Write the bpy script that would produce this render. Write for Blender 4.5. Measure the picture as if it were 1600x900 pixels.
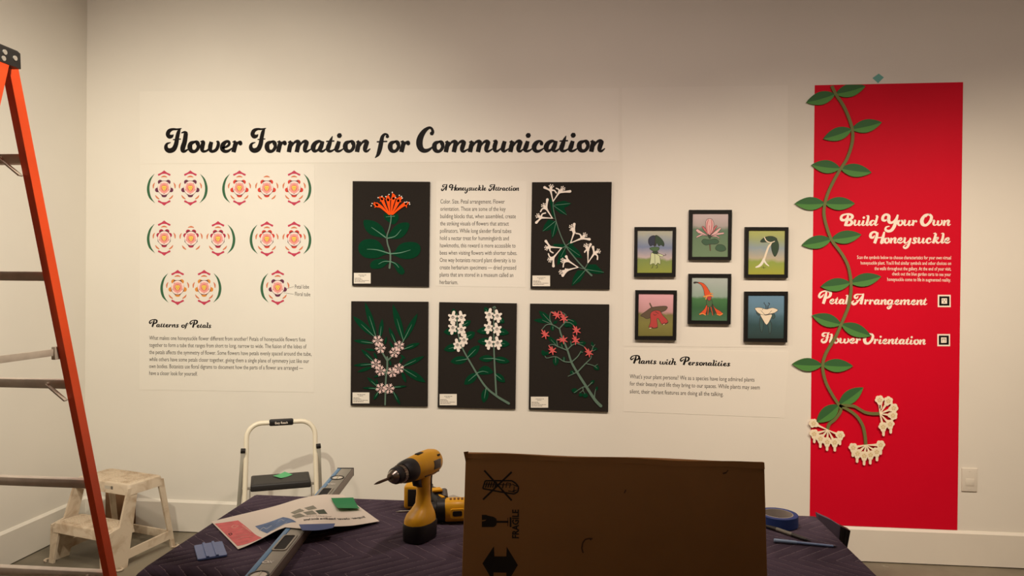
import bpy, bmesh, math, random
from mathutils import Vector, Matrix, noise
from math import sin, cos, pi, radians
random.seed(7)
sc = bpy.context.scene
for o in list(bpy.data.objects): bpy.data.objects.remove(o)

# ------------------------------------------------------------------ camera
F_PX, YAW, PITCH, ROLL = 1110.0, -0.0922828, -0.0070881, 0.00945122
CAM = Vector((0.0, -4.0538183, 1.51))
_f = Vector((sin(YAW)*cos(PITCH), cos(YAW)*cos(PITCH), sin(PITCH)))
_r = Vector((cos(YAW), -sin(YAW), 0)); _u = _r.cross(_f)
RT = cos(ROLL)*_r + sin(ROLL)*_u; UP = -sin(ROLL)*_r + cos(ROLL)*_u; FW = _f
cd = bpy.data.cameras.new('camera'); cam = bpy.data.objects.new('camera', cd)
sc.collection.objects.link(cam); sc.camera = cam
cd.sensor_fit = 'HORIZONTAL'; cd.sensor_width = 36.0; cd.lens = 36.0*F_PX/1600.0
cd.clip_start = 0.02; cd.clip_end = 60
m = Matrix((RT, UP, -FW)).transposed().to_4x4(); m.translation = CAM
cam.matrix_world = m

# ------------------------------------------------------------------ light
sc.view_settings.view_transform = 'Standard'; sc.view_settings.look = 'None'
sc.view_settings.gamma = 1.0; sc.view_settings.use_curve_mapping = False
sc.view_settings.exposure = 0.0
w = bpy.data.worlds.new('world'); sc.world = w; w.use_nodes = True
w.node_tree.nodes['Background'].inputs[0].default_value = (1.0, 0.86, 0.68, 1)
w.node_tree.nodes['Background'].inputs[1].default_value = 0.02
def spot(name, loc, aim, power, col, angle, blend=0.9, size=0.035):
    l = bpy.data.lights.new(name, 'SPOT'); l.energy = power; l.color = col
    l.spot_size = radians(angle); l.spot_blend = blend; l.shadow_soft_size = size
    o = bpy.data.objects.new(name, l); sc.collection.objects.link(o)
    o.location = loc; d = Vector(aim)-Vector(loc)
    o.rotation_euler = d.to_track_quat('-Z', 'Y').to_euler(); return o
for x_, rgb in ((-1.1, (30,28,25)), (0.0, (110,92,75)), (1.2, (143,122,95)), (2.4, (162,135,104))):
    e_ = rgb[0]; spot('track_spot', (x_, -2.2, 3.05), (x_, 0, 0.4), e_, tuple(v/e_ for v in rgb), 86, 1.0, 0.03)
for x_, rgb in ((-2.2, (61,52,44)), (0.0, (36,28,26)), (2.2, (30,24,21))):
    e_ = rgb[0]; spot('spill_fill', (x_, -2.2, 3.05), (x_, -0.6, 0), e_, tuple(v/e_ for v in rgb), 170, 0.6, 0.08)  # broad weak fills added to stand in for the spots' spill
spot('track_spot_corner', (-0.6, -2.25, 3.05), (-2.9, -0.4, 1.1), 132, (1.0, 0.95, 0.79), 75, 1.0, 0.03)

spot('track_spot_front', (-1.3, -3.2, 3.05), (-1.95, 0, 1.25), 165, (1.0, 0.93, 0.76), 70, 0.85, 0.03)
spot('ladder_rail_fill', (0.4, -2.3, 3.1), (-2.97, -2.4, 1.5), 170, (1.0, 0.88, 0.66), 54, 0.7, 0.03)  # added spot that brightens the right face of the ladder rail

# ------------------------------------------------------------------ helpers
def ray(px, py):
    return RT*((px-800)/F_PX) - UP*((py-450)/F_PX) + FW
def onY(px, py, Y=0.0):
    d = ray(px, py); return CAM + d*((Y-CAM.y)/d.y)
def onZ(px, py, Z):
    d = ray(px, py); return CAM + d*((Z-CAM.z)/d.z)
def project(p):
    q = Vector(p)-CAM; z = q.dot(FW)
    return 800+F_PX*q.dot(RT)/z, 450-F_PX*q.dot(UP)/z
def zoom(ox, oy, s, Y=0.0):            # points read in an enlarged crop of the photo -> wall (x, z)
    def f(x, y):
        p = onY(ox+x/s, oy+y/s, Y); return (p.x, p.z)
    return f

_mats = {}
def srgb(c):
    return tuple(((v/255)/12.92 if v/255 <= 0.04045 else ((v/255+0.055)/1.055)**2.4) for v in c)
def mat(name, col, rough=0.6, metal=0.0, var=0.0, scale=30.0, bump=0.0, spec=0.5, detail=4.0):
    """plain procedural material; col is sRGB 0-255 of the thing's own colour"""
    if name in _mats: return _mats[name]
    M = bpy.data.materials.new(name); M.use_nodes = True; nt = M.node_tree; b = nt.nodes['Principled BSDF']
    c = srgb(col); b.inputs['Base Color'].default_value = (*c, 1)
    b.inputs['Roughness'].default_value = rough; b.inputs['Metallic'].default_value = metal
    b.inputs['Specular IOR Level'].default_value = spec
    if var or bump:
        tc = nt.nodes.new('ShaderNodeTexCoord'); n = nt.nodes.new('ShaderNodeTexNoise')
        n.inputs['Scale'].default_value = scale; n.inputs['Detail'].default_value = detail
        nt.links.new(tc.outputs['Object'], n.inputs['Vector'])
        if var:
            r = nt.nodes.new('ShaderNodeValToRGB')
            r.color_ramp.elements[0].position = 0.3; r.color_ramp.elements[1].position = 0.7
            r.color_ramp.elements[0].color = (*[max(0, v*(1-var)) for v in c], 1)
            r.color_ramp.elements[1].color = (*[min(1, v*(1+var)) for v in c], 1)
            nt.links.new(n.outputs['Fac'], r.inputs['Fac']); nt.links.new(r.outputs['Color'], b.inputs['Base Color'])
        if bump:
            bp = nt.nodes.new('ShaderNodeBump'); bp.inputs['Strength'].default_value = bump
            bp.inputs['Distance'].default_value = 0.002
            nt.links.new(n.outputs['Fac'], bp.inputs['Height']); nt.links.new(bp.outputs['Normal'], b.inputs['Normal'])
    _mats[name] = M; return M
def ramp_mat(name, stops, wob=0.15, scale=4.0, rough=0.5):
    """painted picture ground: bands of paint from bottom to top of the sheet"""
    M = bpy.data.materials.new(name); M.use_nodes = True; nt = M.node_tree; b = nt.nodes['Principled BSDF']
    tc = nt.nodes.new('ShaderNodeTexCoord'); sp = nt.nodes.new('ShaderNodeSeparateXYZ')
    n = nt.nodes.new('ShaderNodeTexNoise'); n.inputs['Scale'].default_value = scale; n.inputs['Detail'].default_value = 5
    a = nt.nodes.new('ShaderNodeMath'); a.operation = 'MULTIPLY_ADD'; a.inputs[1].default_value = wob
    r = nt.nodes.new('ShaderNodeValToRGB')
    nt.links.new(tc.outputs['Generated'], sp.inputs[0]); nt.links.new(tc.outputs['Generated'], n.inputs['Vector'])
    nt.links.new(n.outputs['Fac'], a.inputs[0]); nt.links.new(sp.outputs['Z'], a.inputs[2]); nt.links.new(a.outputs[0], r.inputs['Fac'])
    els = r.color_ramp.elements
    while len(els) < len(stops): els.new(0.5)
    for e, (p, c) in zip(els, stops): e.position = min(1, p+wob*0.5); e.color = (*srgb(c), 1)
    nt.links.new(r.outputs['Color'], b.inputs['Base Color']); b.inputs['Roughness'].default_value = rough
    return M

def spline(pts, sub=6, closed=False):
    n = len(pts); out = []
    segs = n if closed else n-1
    for i in range(segs):
        if closed: p0, p1, p2, p3 = pts[i-1], pts[i], pts[(i+1) % n], pts[(i+2) % n]
        else: p0, p1, p2, p3 = pts[max(i-1, 0)], pts[i], pts[i+1], pts[min(i+2, n-1)]
        for k in range(sub):
            t = k/sub
            out.append(tuple(0.5*(2*b+(c-a)*t+(2*a-5*b+4*c-d)*t*t+(3*b-a-3*c+d)*t**3) for a, b, c, d in zip(p0, p1, p2, p3)))
    if not closed: out.append(tuple(pts[-1]))
    return out

root_mat = {}
class MB:
    def __init__(s): s.v = []; s.f = []; s.m = []; s.X = Matrix.Identity(4)
    def add(s, vs, fs, m=0):
        k = len(s.v); s.v += [s.X @ Vector(p) for p in vs]
        s.f += [tuple(i+k for i in f) for f in fs]; s.m += [m]*len(fs); return s
    # ---- flat things on the wall: outline in (x, z), seen from -y
    def plate(s, pts, y, thick=0.0, m=0, me=None):
        a = sum(pts[i-1][0]*pts[i][1]-pts[i][0]*pts[i-1][1] for i in range(len(pts)))
        if a < 0: pts = pts[::-1]
        n = len(pts); vs = [(p[0], y, p[1]) for p in pts]; fs = [tuple(range(n))]; ms = [m]
        if thick:
            vs += [(p[0], y+thick, p[1]) for p in pts]
            fs.append(tuple(range(2*n-1, n-1, -1))); ms.append(m)
            for i in range(n): fs.append((i, i+n, (i+1) % n+n, (i+1) % n)); ms.append(m if me is None else me)
        k = len(s.v); s.v += [s.X @ Vector(p) for p in vs]
        s.f += [tuple(i+k for i in f) for f in fs]; s.m += ms; return s
    def ribbon(s, pts, y, m=0, thick=0.0, cap=True, c0=True, c1=True):
        """pts = (x, z, width): brush stroke on the wall"""
        L = []; R = []; n = len(pts)
        for i, p in enumerate(pts):
            a = pts[max(i-1, 0)]; b = pts[min(i+1, n-1)]
            d = Vector((b[0]-a[0], b[1]-a[1])); d = d.normalized() if d.length > 1e-9 else Vector((1, 0))
            nx, nz = -d.y*p[2]/2, d.x*p[2]/2
            L.append((p[0]+nx, p[1]+nz)); R.append((p[0]-nx, p[1]-nz))
        if cap:
            def arc(p, q, sgn):
                d = Vector((p[0]-q[0], p[1]-q[1])); d = d.normalized() if d.length > 1e-9 else Vector((1, 0))
                a0 = math.atan2(d.y, d.x)
                return [(p[0]+cos(a0+t)*p[2]/2, p[1]+sin(a0+t)*p[2]/2) for t in (pi/3, 0, -pi/3)]
            end = arc(pts[-1], pts[-2], 1); start = arc(pts[0], pts[1], 1)
        else: end = []; start = []
        if thick:
            s.plate(L+end+R[::-1]+start, y, thick, m); return s
        vs = [(p[0], y, p[1]) for p in L]+[(p[0], y, p[1]) for p in R]
        s.add(vs, [(i, n+i, n+i+1, i+1) for i in range(n-1)], m)
        if cap:
            
            if c1: s.plate([L[-1]]+end+[R[-1]], y, 0, m)
            if c0: s.plate([R[0]]+start+[L[0]], y, 0, m)
        return s
    # ---- solids
    def box(s, c, size, m=0, bev=0.0, seg=2, R=None):
        bm = bmesh.new(); bmesh.ops.create_cube(bm, size=1.0)
        bmesh.ops.scale(bm, vec=Vector(size), verts=bm.verts)
        if bev: bmesh.ops.bevel(bm, geom=list(bm.edges), offset=bev, segments=seg, profile=0.5, affect='EDGES')
        T = Matrix.Translation(Vector(c)) @ (R.to_4x4() if R else Matrix.Identity(4))
        bm.verts.ensure_lookup_table(); bm.verts.index_update()
        s.add([T @ v.co for v in bm.verts], [tuple(v.index for v in f.verts) for f in bm.faces], m); bm.free(); return s
    def loft(s, rings, m=0, cap=True, closed=True):
        n = len(rings[0]); vs = [p for r in rings for p in r]; fs = []
        for j in range(len(rings)-1):
            for i in range(n if closed else n-1):
                fs.append((j*n+i, j*n+(i+1) % n, (j+1)*n+(i+1) % n, (j+1)*n+i))
        if cap: fs += [tuple(range(n-1, -1, -1)), tuple(range((len(rings)-1)*n, len(rings)*n))]
        return s.add(vs, fs, m)
    def tube(s, path, r, n=10, m=0, cap=True, sq=1.0):
        path = [Vector(p) for p in path]; rings = []; up = None
        for i, p in enumerate(path):
            d = (path[min(i+1, len(path)-1)]-path[max(i-1, 0)]).normalized()
            if up is None: up = Vector((0, 0, 1)) if abs(d.z) < 0.9 else Vector((0, 1, 0))
            a = d.cross(up).normalized(); b = a.cross(d).normalized(); up = b
            rr = r[i] if isinstance(r, (list, tuple)) else r
            rings.append([p+a*cos(2*pi*k/n)*rr+b*sin(2*pi*k/n)*rr*sq for k in range(n)])
        return s.loft(rings, m, cap)
    def bar(s, a, b, w, h, m=0, up=(0, 0, 1), bev=0.0):
        """rectangular bar from a to b, w sideways, h along up"""
        a = Vector(a); b = Vector(b); d = (b-a); L = d.length; d.normalize()
        sd = d.cross(Vector(up)).normalized(); u = sd.cross(d)
        return s.box((a+b)/2, (L, w, h), m, bev, 2, Matrix((d, sd, u)).transposed().to_3x3())
    def lathe(s, prof, n=24, m=0, zs=1.0):
        """prof = (x, r) about local x"""
        rings = [[(x, r*cos(2*pi*k/n), r*sin(2*pi*k/n)*zs) for k in range(n)] for x, r in prof]
        return s.loft(rings, m, True)
    def build(s, name, mats, parent=None, origin=None, angle=35, smooth=True, local=False):
        if not isinstance(mats, (list, tuple)): mats = [mats]
        me = bpy.data.meshes.new(name)
        if parent is not None: B = root_mat[parent]
        else:
            if origin is None:
                lo = [min(v[i] for v in s.v) for i in range(3)]; hi = [max(v[i] for v in s.v) for i in range(3)]
                origin = ((lo[0]+hi[0])/2, (lo[1]+hi[1])/2, lo[2])
            B = Matrix.Translation(Vector(origin))
        inv = B.inverted(); vs = s.v if local else [inv @ p for p in s.v]
        me.from_pydata([tuple(p) for p in vs], [], s.f)
        for mm in mats: me.materials.append(mm)
        me.polygons.foreach_set('material_index', s.m)
        me.validate(); me.update()
        if smooth:
            me.polygons.foreach_set('use_smooth', [True]*len(me.polygons))
            me.set_sharp_from_angle(angle=radians(angle))
        o = bpy.data.objects.new(name, me); sc.collection.objects.link(o)
        if parent is not None: o.parent = parent; root_mat[o] = B
        else: o.matrix_world = B; root_mat[o] = B
        return o
def empty(name, loc, rz=0.0):
    o = bpy.data.objects.new(name, None); sc.collection.objects.link(o); o.empty_display_size = 0.05
    M = Matrix.Translation(Vector(loc)) @ Matrix.Rotation(rz, 4, 'Z'); o.matrix_world = M; root_mat[o] = M; return o
def tag(o, label, cat, group=None, kind=None):
    o['label'] = label; o['category'] = cat
    if group: o['group'] = group
    if kind: o['kind'] = kind
    return o
def struct(name, mb, mats, **k):
    o = mb.build(name, mats, **k); o['kind'] = 'structure'; return o

# ---- plain sans lettering (built-in typeface), set line by line along a baseline on the wall
def text_into(mb, s, P0, P1, cap, place, m=0, shear=0.0, bold=0.0):
    """place(u, v) -> 3D; line runs from P0 to P1 (2D), cap = height of a capital, all in place() units"""
    cu = bpy.data.curves.new('t', 'FONT'); cu.body = s; cu.resolution_u = 2; cu.shear = shear; cu.offset = bold
    cu.fill_mode = 'FRONT'
    ob = bpy.data.objects.new('t', cu); sc.collection.objects.link(ob)
    bpy.context.view_layer.update()
    me = bpy.data.meshes.new_from_object(ob.evaluated_get(bpy.context.evaluated_depsgraph_get()))
    co = [v.co.copy() for v in me.vertices]
    if co:
        x0 = min(c.x for c in co); x1 = max(c.x for c in co)
        d = Vector(P1)-Vector(P0); up = Vector((-d.y, d.x)).normalized(); sy = cap/0.69
        vs = []
        for c in co:
            q = Vector(P0)+d*((c.x-x0)/(x1-x0))+up*(c.y*sy); vs.append(place(q.x, q.y))
        fs = [tuple(p.vertices) for p in me.polygons]
        if me.polygons and sum(1 for p in me.polygons if p.normal.z < 0) > len(me.polygons)/2: fs = [f[::-1] for f in fs]
        mb.add(vs, fs, m)
    bpy.data.objects.remove(ob); bpy.data.curves.remove(cu); bpy.data.meshes.remove(me)

# ---- bold brush-script lettering: every glyph is a few tapering strokes (x, y, width)
# entry: (x origin, baseline y, x-height, advance x) then strokes, y downwards
GL = {
'F': ((65,430,160,290), [[(188,188,14),(170,205,40),(135,212,50),(112,180,52),(130,135,48),(180,112,30),(240,112,22),(300,101,12)],
      [(285,105,16),(262,150,44),(245,220,50),(228,320,56),(195,385,60),(140,405,58),(98,385,52),(88,345,44),(105,310,28),(150,294,12)],
      [(190,254,14),(290,246,14)]]),
'l': ((290,430,160,392), [[(308,160,16),(345,150,26),(366,165,44)],[(366,165,52),(350,280,58),(326,360,62),(326,402,54),(352,412,36),(395,390,18)]]),
'o': ((385,430,160,556), [[(488,284,26),(430,308,52),(416,360,60),(440,408,48),(490,414,38),(530,370,42),(533,310,40),(512,282,30),(484,284,26)],
      [(498,292,16),(506,318,14),(518,338,10)]]),
'w': ((560,430,160,838), [[(572,282,16),(606,290,46),(592,355,56),(596,402,44),(626,416,30),(670,398,24),(705,350,24)],[(720,285,46),(704,350,54),(708,400,44),(740,416,36),(790,390,40),(815,330,42),(812,290,34),(795,282,20)]]),
'e': ((838,430,160,1006), [[(878,368,26),(930,352,28),(965,322,34),(960,286,34),(925,284,36),(884,320,56),(872,375,58),(900,412,42),(950,412,34),(1004,376,18)]]),
'r': ((1000,430,160,1150), [[(1010,288,14),(1040,280,24)],[(1052,280,46),(1038,350,56),(1020,428,54)],[(1062,345,14),(1082,300,26),(1112,292,40),(1116,312,48)]]),
'm': ((268,427,160,608), [[(282,290,14),(312,278,24)],[(324,278,46),(306,350,56),(292,426,54)],[(335,345,14),(368,294,28),(412,278,42),(430,295,54)],[(432,292,54),(420,350,56),(404,426,54)],
      [(446,345,14),(480,294,28),(524,278,42),(545,298,54)],[(546,296,54),(524,360,56),(522,402,46),(552,414,30),(606,384,16)]]),
'a': ((598,427,160,806), [[(752,300,24),(712,278,34),(655,305,52),(626,362,62),(646,408,44),(690,398,28),(732,345,18)],[(760,276,44),(742,340,54),(724,388,54),(746,413,34),(776,408,26),(806,384,16)]]),
't': ((800,427,160,926), [[(890,212,10),(872,255,34),(848,320,54),(830,380,56),(850,412,38),(888,408,26),(926,384,16)],[(810,280,18),(912,275,18)]]),
'i': ((918,427,160,1034), [[(978,206,58),(984,198,58)],[(976,278,46),(956,345,56),(942,390,54),(962,413,34),(996,408,26),(1034,384,16)]]),
'n': ((1205,427,160,1412), [[(1220,290,14),(1248,278,24)],[(1260,278,46),(1244,350,56),(1230,426,54)],[(1274,345,14),(1306,294,28),(1348,278,42),(1368,298,54)],[(1368,296,54),(1346,360,56),(1344,402,46),(1372,414,30),(1412,384,14)]]),
'f': ((90,427,160,245), [[(234,212,44),(232,188,26),(198,180,30),(164,215,44),(148,290,54),(130,380,56),(106,455,44),(66,502,10)],[(92,284,18),(226,278,18)]]),
'C': ((630,430,160,846), [[(838,172,50),(852,148,38),(835,104,30),(795,94,34),(730,140,56),(680,220,74),(664,300,80),(682,370,70),(728,406,54),(790,400,40),(850,358,18)]]),
'u': ((150,380,148,356), [[(160,240,14),(192,246,42),(176,310,50),(182,358,40),(214,366,26),(262,330,16)],[(306,242,44),(286,310,50),(284,352,46),(308,368,30),(356,338,14)]]),
'c': ((640,380,148,796), [[(762,276,44),(766,262,30),(740,243,26),(694,266,46),(668,315,54),(686,362,42),(732,368,30),(796,330,14)]]),
'B': ((95,222,72,272), [[(178,128,10),(160,150,22),(125,150,32),(112,125,28),(128,95,24),(165,80,18),(215,78,22),(252,95,30),(250,125,30),(205,148,14)],[(205,150,12),(240,160,24),(250,188,32),(222,213,26),(160,216,16)],[(202,85,20),(190,150,32),(168,220,30)]]),
'Y': ((615,221,72,800), [[(684,142,8),(660,158,22),(632,146,30),(638,105,28),(670,82,24),(704,100,32),(702,150,36),(718,182,30),(755,176,22),(792,130,16)],[(812,84,18),(792,150,32),(772,225,34),(740,276,32),(700,290,28),(668,272,26),(676,240,18),(712,228,10)]]),
'O': ((1100,220,72,1250), [[(1215,80,20),(1160,92,26),(1124,150,38),(1134,202,36),(1178,213,26),(1224,165,30),(1238,110,30),(1215,80,22)],[(1225,82,14),(1188,92,10),(1172,112,8)]]),
'H': ((465,443,72,648), [[(530,345,8),(512,370,22),(482,362,30),(484,325,28),(515,302,22),(545,304,22),(560,318,26)],[(568,304,24),(556,370,32),(532,442,32)],[(555,374,14),(632,368,14)],[(656,298,18),(638,370,32),(618,442,30)],[(618,440,20),(648,434,10)]]),
'P': ((105,280,60,243), [[(172,168,8),(152,192,16),(128,206,22),(116,186,22),(134,152,18),(175,132,14),(225,130,18),(254,150,28),(244,190,26),(205,214,12)],[(205,138,16),(192,200,30),(168,278,28)]]),
'A': ((420,180,58,560), [[(490,86,6),(478,106,16),(456,106,20),(450,86,18),(475,68,14),(520,66,10),(556,60,6)],[(548,66,8),(505,125,12),(465,168,22),(436,176,26),(422,158,18),(440,140,10)],[(472,136,9),(535,134,9)],[(548,66,18),(536,120,25),(522,178,26)]]),
'y': ((905,443,72,1018), [[(912,378,7),(930,378,20),(920,415,24),(930,438,18),(955,430,10),(985,400,8)],[(1002,376,20),(985,430,26),(966,478,26),(935,502,22),(912,488,18),(925,468,8),(958,452,5)]]),
's': ((1010,443,72,1080), [[(1066,384,20),(1056,374,12),(1034,380,18),(1040,402,26),(1052,424,24),(1036,440,18),(1012,432,14)],[(1040,440,8),(1080,426,6)]]),
'k': ((1240,443,72,1352), [[(1264,320,8),(1286,318,16)],[(1294,320,22),(1278,380,28),(1258,442,28)],[(1276,402,8),(1296,378,12),(1318,374,22),(1312,392,12),(1282,406,10)],[(1282,406,12),(1300,420,24),(1318,438,18),(1350,422,7)]]),
'd': ((465,222,72,575), [[(535,168,12),(515,156,14),(490,168,24),(478,194,28),(488,214,20),(508,208,12),(528,184,8)],[(545,100,8),(562,98,16)],[(568,100,22),(548,170,26),(538,200,26),(550,216,14),(575,200,7)]]),
'h': ((686,182,48,752), [[(690,90,6),(704,90,10)],[(712,90,14),(700,140,17),(688,181,17)],[(702,155,5),(714,140,9),(728,135,13),(734,142,16)],[(734,142,16),(726,165,17),(726,176,14),(736,179,9),(752,168,5)]]),
'g': ((778,182,58,862), [[(832,136,9),(816,128,12),(796,138,19),(786,160,22),(794,176,16),(810,172,10),(828,150,7)],[(838,128,17),(828,170,20),(815,210,20),(795,226,16),(780,214,12),(800,198,5),(860,168,5)]]),
}
def glyph_word(s):
    """strokes of a word in x-height units, y up"""
    out = []; x = 0.0
    for ch in s:
        (ox, by, xh, ax), st = GL[ch]
        for k in st: out.append([((p[0]-ox)/xh+x, (by-p[1])/xh, p[2]/xh) for p in k])
        x += (ax-ox)/xh
    lo = min(p[0]-p[2]/2 for k in out for p in k); hi = max(p[0]+p[2]/2 for k in out for p in k)
    return out, lo, hi
_layer = [0]
def script(mb, word, A, B, xh, y, m=0):
    """word brushed on the wall from A to B (x, z) on the baseline, xh = x-height in metres"""
    st, lo, hi = glyph_word(word); d = Vector(B)-Vector(A); e = d.normalized(); up = Vector((-e.y, e.x))
    sx = d.length/(hi-lo)
    for k in st:
        pts = []
        for (a, b, c) in spline(k, 5):
            q = Vector(A)+e*((a-lo)*sx)+up*(b*xh); pts.append((q.x, q.y, c*(sx+xh)/2*1.16))
        _layer[0] = (_layer[0]+1) % 12
        def steep(p, q): return p[1]-q[1] > 1.6*abs(p[0]-q[0]) and p[2] > 0.24
        butt0 = steep(k[0], k[1]); butt1 = k[-1][2] > 0.24 and abs(k[-1][1]) < 0.12 and k[-2][1] > k[-1][1]+0.2
        mb.ribbon(pts, y-_layer[0]*0.00003, m, c0=not butt0, c1=not butt1)

# ------------------------------------------------------------------ materials
M_wall = mat('wall_paint', (232,226,214), 0.85, var=0.012, scale=3, bump=0.12)
M_trim = mat('baseboard_paint', (228,221,208), 0.55, var=0.015, scale=6)
M_sheet = mat('vinyl_sheet', (235,229,217), 0.62, var=0.006, scale=5)
M_ink = mat('black_vinyl', (20,15,14), 0.6, spec=0.15)
M_grey_ink = mat('text_ink', (50,42,37), 0.65, spec=0.15)
M_board = mat('black_board', (39,34,30), 0.8, var=0.08, scale=200, spec=0.15)
M_board_edge = mat('board_edge', (22,19,17), 0.8)
M_card = mat('label_card', (238,230,215), 0.7)
M_stem_p = mat('painted_stem', (96,120,104), 0.75, spec=0.2)
M_leaf_p = mat('felt_leaf', (0,60,35), 0.85, var=0.06, scale=60, spec=0.12)
M_orange_p = mat('orange_petal', (255,84,0), 0.7, spec=0.2)
M_white_p = mat('white_petal', (240,228,216), 0.7)
M_pinkw_p = mat('blush_petal', (240,208,202), 0.7)
M_coral_p = mat('coral_petal', (214,94,92), 0.7, spec=0.2)
M_red = mat('red_vinyl', (214,2,38), 0.6, var=0.02, scale=3, spec=0.15)
M_cream = mat('cream_vinyl', (255,240,222), 0.6)

# ------------------------------------------------------------------ room
XL, XR, YF, ZC, BBH = -2.973, 4.2, -7.2, 3.9, 0.1905
def wall(a, b, name, nrm):
    mb = MB(); ax, ay = a; bx, by = b; t = Vector(nrm)*-0.12
    q = [(ax, ay), (bx, by), (bx+t.x, by+t.y), (ax+t.x, ay+t.y)]
    mb.loft([[(x, y, 0) for x, y in q], [(x, y, ZC) for x, y in q]]); return struct(name, mb, M_wall, smooth=False)
wall((XL, 0), (XR, 0), 'wall_back', (0, -1, 0))
wall((XL, YF), (XL, 0), 'wall_left', (1, 0, 0))
wall((XR, 0), (XR, YF), 'wall_right', (-1, 0, 0))
wall((XR, YF), (XL, YF), 'wall_front', (0, 1, 0))

def floor_material():
    M = bpy.data.materials.new('polished_concrete'); M.use_nodes = True; nt = M.node_tree; b = nt.nodes['Principled BSDF']
    tc = nt.nodes.new('ShaderNodeTexCoord')
    n1 = nt.nodes.new('ShaderNodeTexNoise'); n1.inputs['Scale'].default_value = 2.2; n1.inputs['Detail'].default_value = 8
    n2 = nt.nodes.new('ShaderNodeTexNoise'); n2.inputs['Scale'].default_value = 11; n2.inputs['Detail'].default_value = 3
    r1 = nt.nodes.new('ShaderNodeValToRGB'); r2 = nt.nodes.new('ShaderNodeValToRGB'); mx = nt.nodes.new('ShaderNodeMix'); mx.data_type = 'RGBA'
    r1.color_ramp.elements[0].color = (*srgb((98,90,76)), 1); r1.color_ramp.elements[1].color = (*srgb((132,122,104)), 1)
    r1.color_ramp.elements[0].position = 0.35; r1.color_ramp.elements[1].position = 0.65
    r2.color_ramp.elements[0].position = 0.68; r2.color_ramp.elements[1].position = 0.74
    r2.color_ramp.elements[0].color = (0, 0, 0, 1); r2.color_ramp.elements[1].color = (0.5, 0.5, 0.5, 1)
    mx.inputs[7].default_value = (*srgb((190,182,166)), 1)
    for n in (n1, n2): nt.links.new(tc.outputs['Object'], n.inputs['Vector'])
    nt.links.new(n1.outputs['Fac'], r1.inputs['Fac']); nt.links.new(n2.outputs['Fac'], r2.inputs['Fac'])
    nt.links.new(r2.outputs['Color'], mx.inputs[0]); nt.links.new(r1.outputs['Color'], mx.inputs[6])
    nt.links.new(mx.outputs[2], b.inputs['Base Color']); b.inputs['Roughness'].default_value = 0.45
    return M
mb = MB(); mb.box(((XL+XR)/2, YF/2, -0.05), (XR-XL+0.24, -YF+0.24, 0.1)); struct('floor', mb, floor_material(), smooth=False)
mb = MB(); mb.box(((XL+XR)/2, YF/2, ZC+0.05), (XR-XL+0.24, -YF+0.24, 0.1))
struct('ceiling', mb, mat('ceiling_paint', (120,112,104), 0.9), smooth=False)
def baseboard(name, a, b, n):
    a = Vector((*a, 0)); b = Vector((*b, 0)); n = Vector((*n, 0)); mb = MB()
    prof = [(0.0, 0.006), (0.015, 0.006), (0.015, BBH-0.013), (0.004, BBH-0.001), (0.002, BBH), (0.0, BBH)]
    mb.loft([[a+n*t+Vector((0, 0, z)) for t, z in prof], [b+n*t+Vector((0, 0, z)) for t, z in prof]])
    return struct(name, mb, M_trim, smooth=False)
baseboard('baseboard_back', (XL, -0.0002), (XR, -0.0002), (0, -1))
baseboard('baseboard_left', (XL+0.0002, YF), (XL+0.0002, -0.0145), (1, 0))

# ------------------------------------------------------------------ wall vinyls
def quad_px(pts, Y=0.0): return [(p.x, p.z) for p in (onY(x, y, Y) for x, y in pts)]
YS = -0.0012                               # face of the thin vinyl sheets
def sheet(name, px, label, mats=M_sheet, cat='wall graphic', group='vinyl text sheets on the back wall'):
    mb = MB(); mb.plate(quad_px(px), YS, 0.001); return tag(mb.build(name, mats, smooth=False), label, cat, group)
def wplace(y): return lambda a, b: (a, y, b)
YT = YS-0.0004
def lines(parent, Z, rows, cap, name='body_text', m=None, bold=0.0, y=YT):
    mb = MB()
    for s, x0, y0, x1, y1 in rows:
        A = Z(x0, y0); B = Z(x1, y1); C = Z(x0, y0-cap)
        text_into(mb, s, A, B, C[1]-A[1], wplace(y), bold=bold)
    return mb.build(name, m or M_grey_ink, parent, smooth=False)
def heading(parent, Z, words, xh, name='heading', m=None, y=YT):
    mb = MB()
    for s, x0, y0, x1, y1 in words:
        A = Z(x0, y0); B = Z(x1, y1); C = Z(x0, y0-xh); script(mb, s, A, B, C[1]-A[1], y)
    return mb.build(name, m or M_ink, parent, smooth=False)

t = sheet('title_graphic', [(218,143),(967,137),(968,252),(219,256)], 'wide white vinyl sheet with the black script title Flower Formation for Communication')
Z = zoom(0, 0, 1)
heading(t, Z, [('Flower',257,238.4,378.5,238.2),('Formation',389.5,238.2,579,237.8),('for',586,238,640.5,238),('Communication',650.8,238.2,945.5,237.4)], 18.2, 'title_lettering')

t = sheet('petals_graphic', [(219,257),(491.5,257),(491,613),(218,609)], 'tall white vinyl sheet with bracketed flower diagrams and the heading Patterns of Petals')
heading(t, zoom(225,490,13.333), [('Patterns',105,279,735,288),('of',778,292,930,295),('Petals',950,293,1410,297)], 62)
lines(t, zoom(220,485,5.714), [
 ('What makes one honeysuckle flower different from another? Petals of honeysuckle flowers fuse',77,262,1470,277),
 ('together to form a tube that ranges from short to long, narrow to wide. The fusion of the lobes of',77,325,1480,340),
 ('the petals affects the symmetry of flower. Some flowers have petals evenly spaced around the tube,',77,389,1525,405),
 ('while others have some petals closer together, giving them a single plane of symmetry just like our',77,452,1503,470),
 ('own bodies. Botanists use floral digrams to document how the parts of a flower are arranged \u2014',77,514,1450,531),
 ('have a closer look for yourself.',77,576,507,583)], 36)
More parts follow.
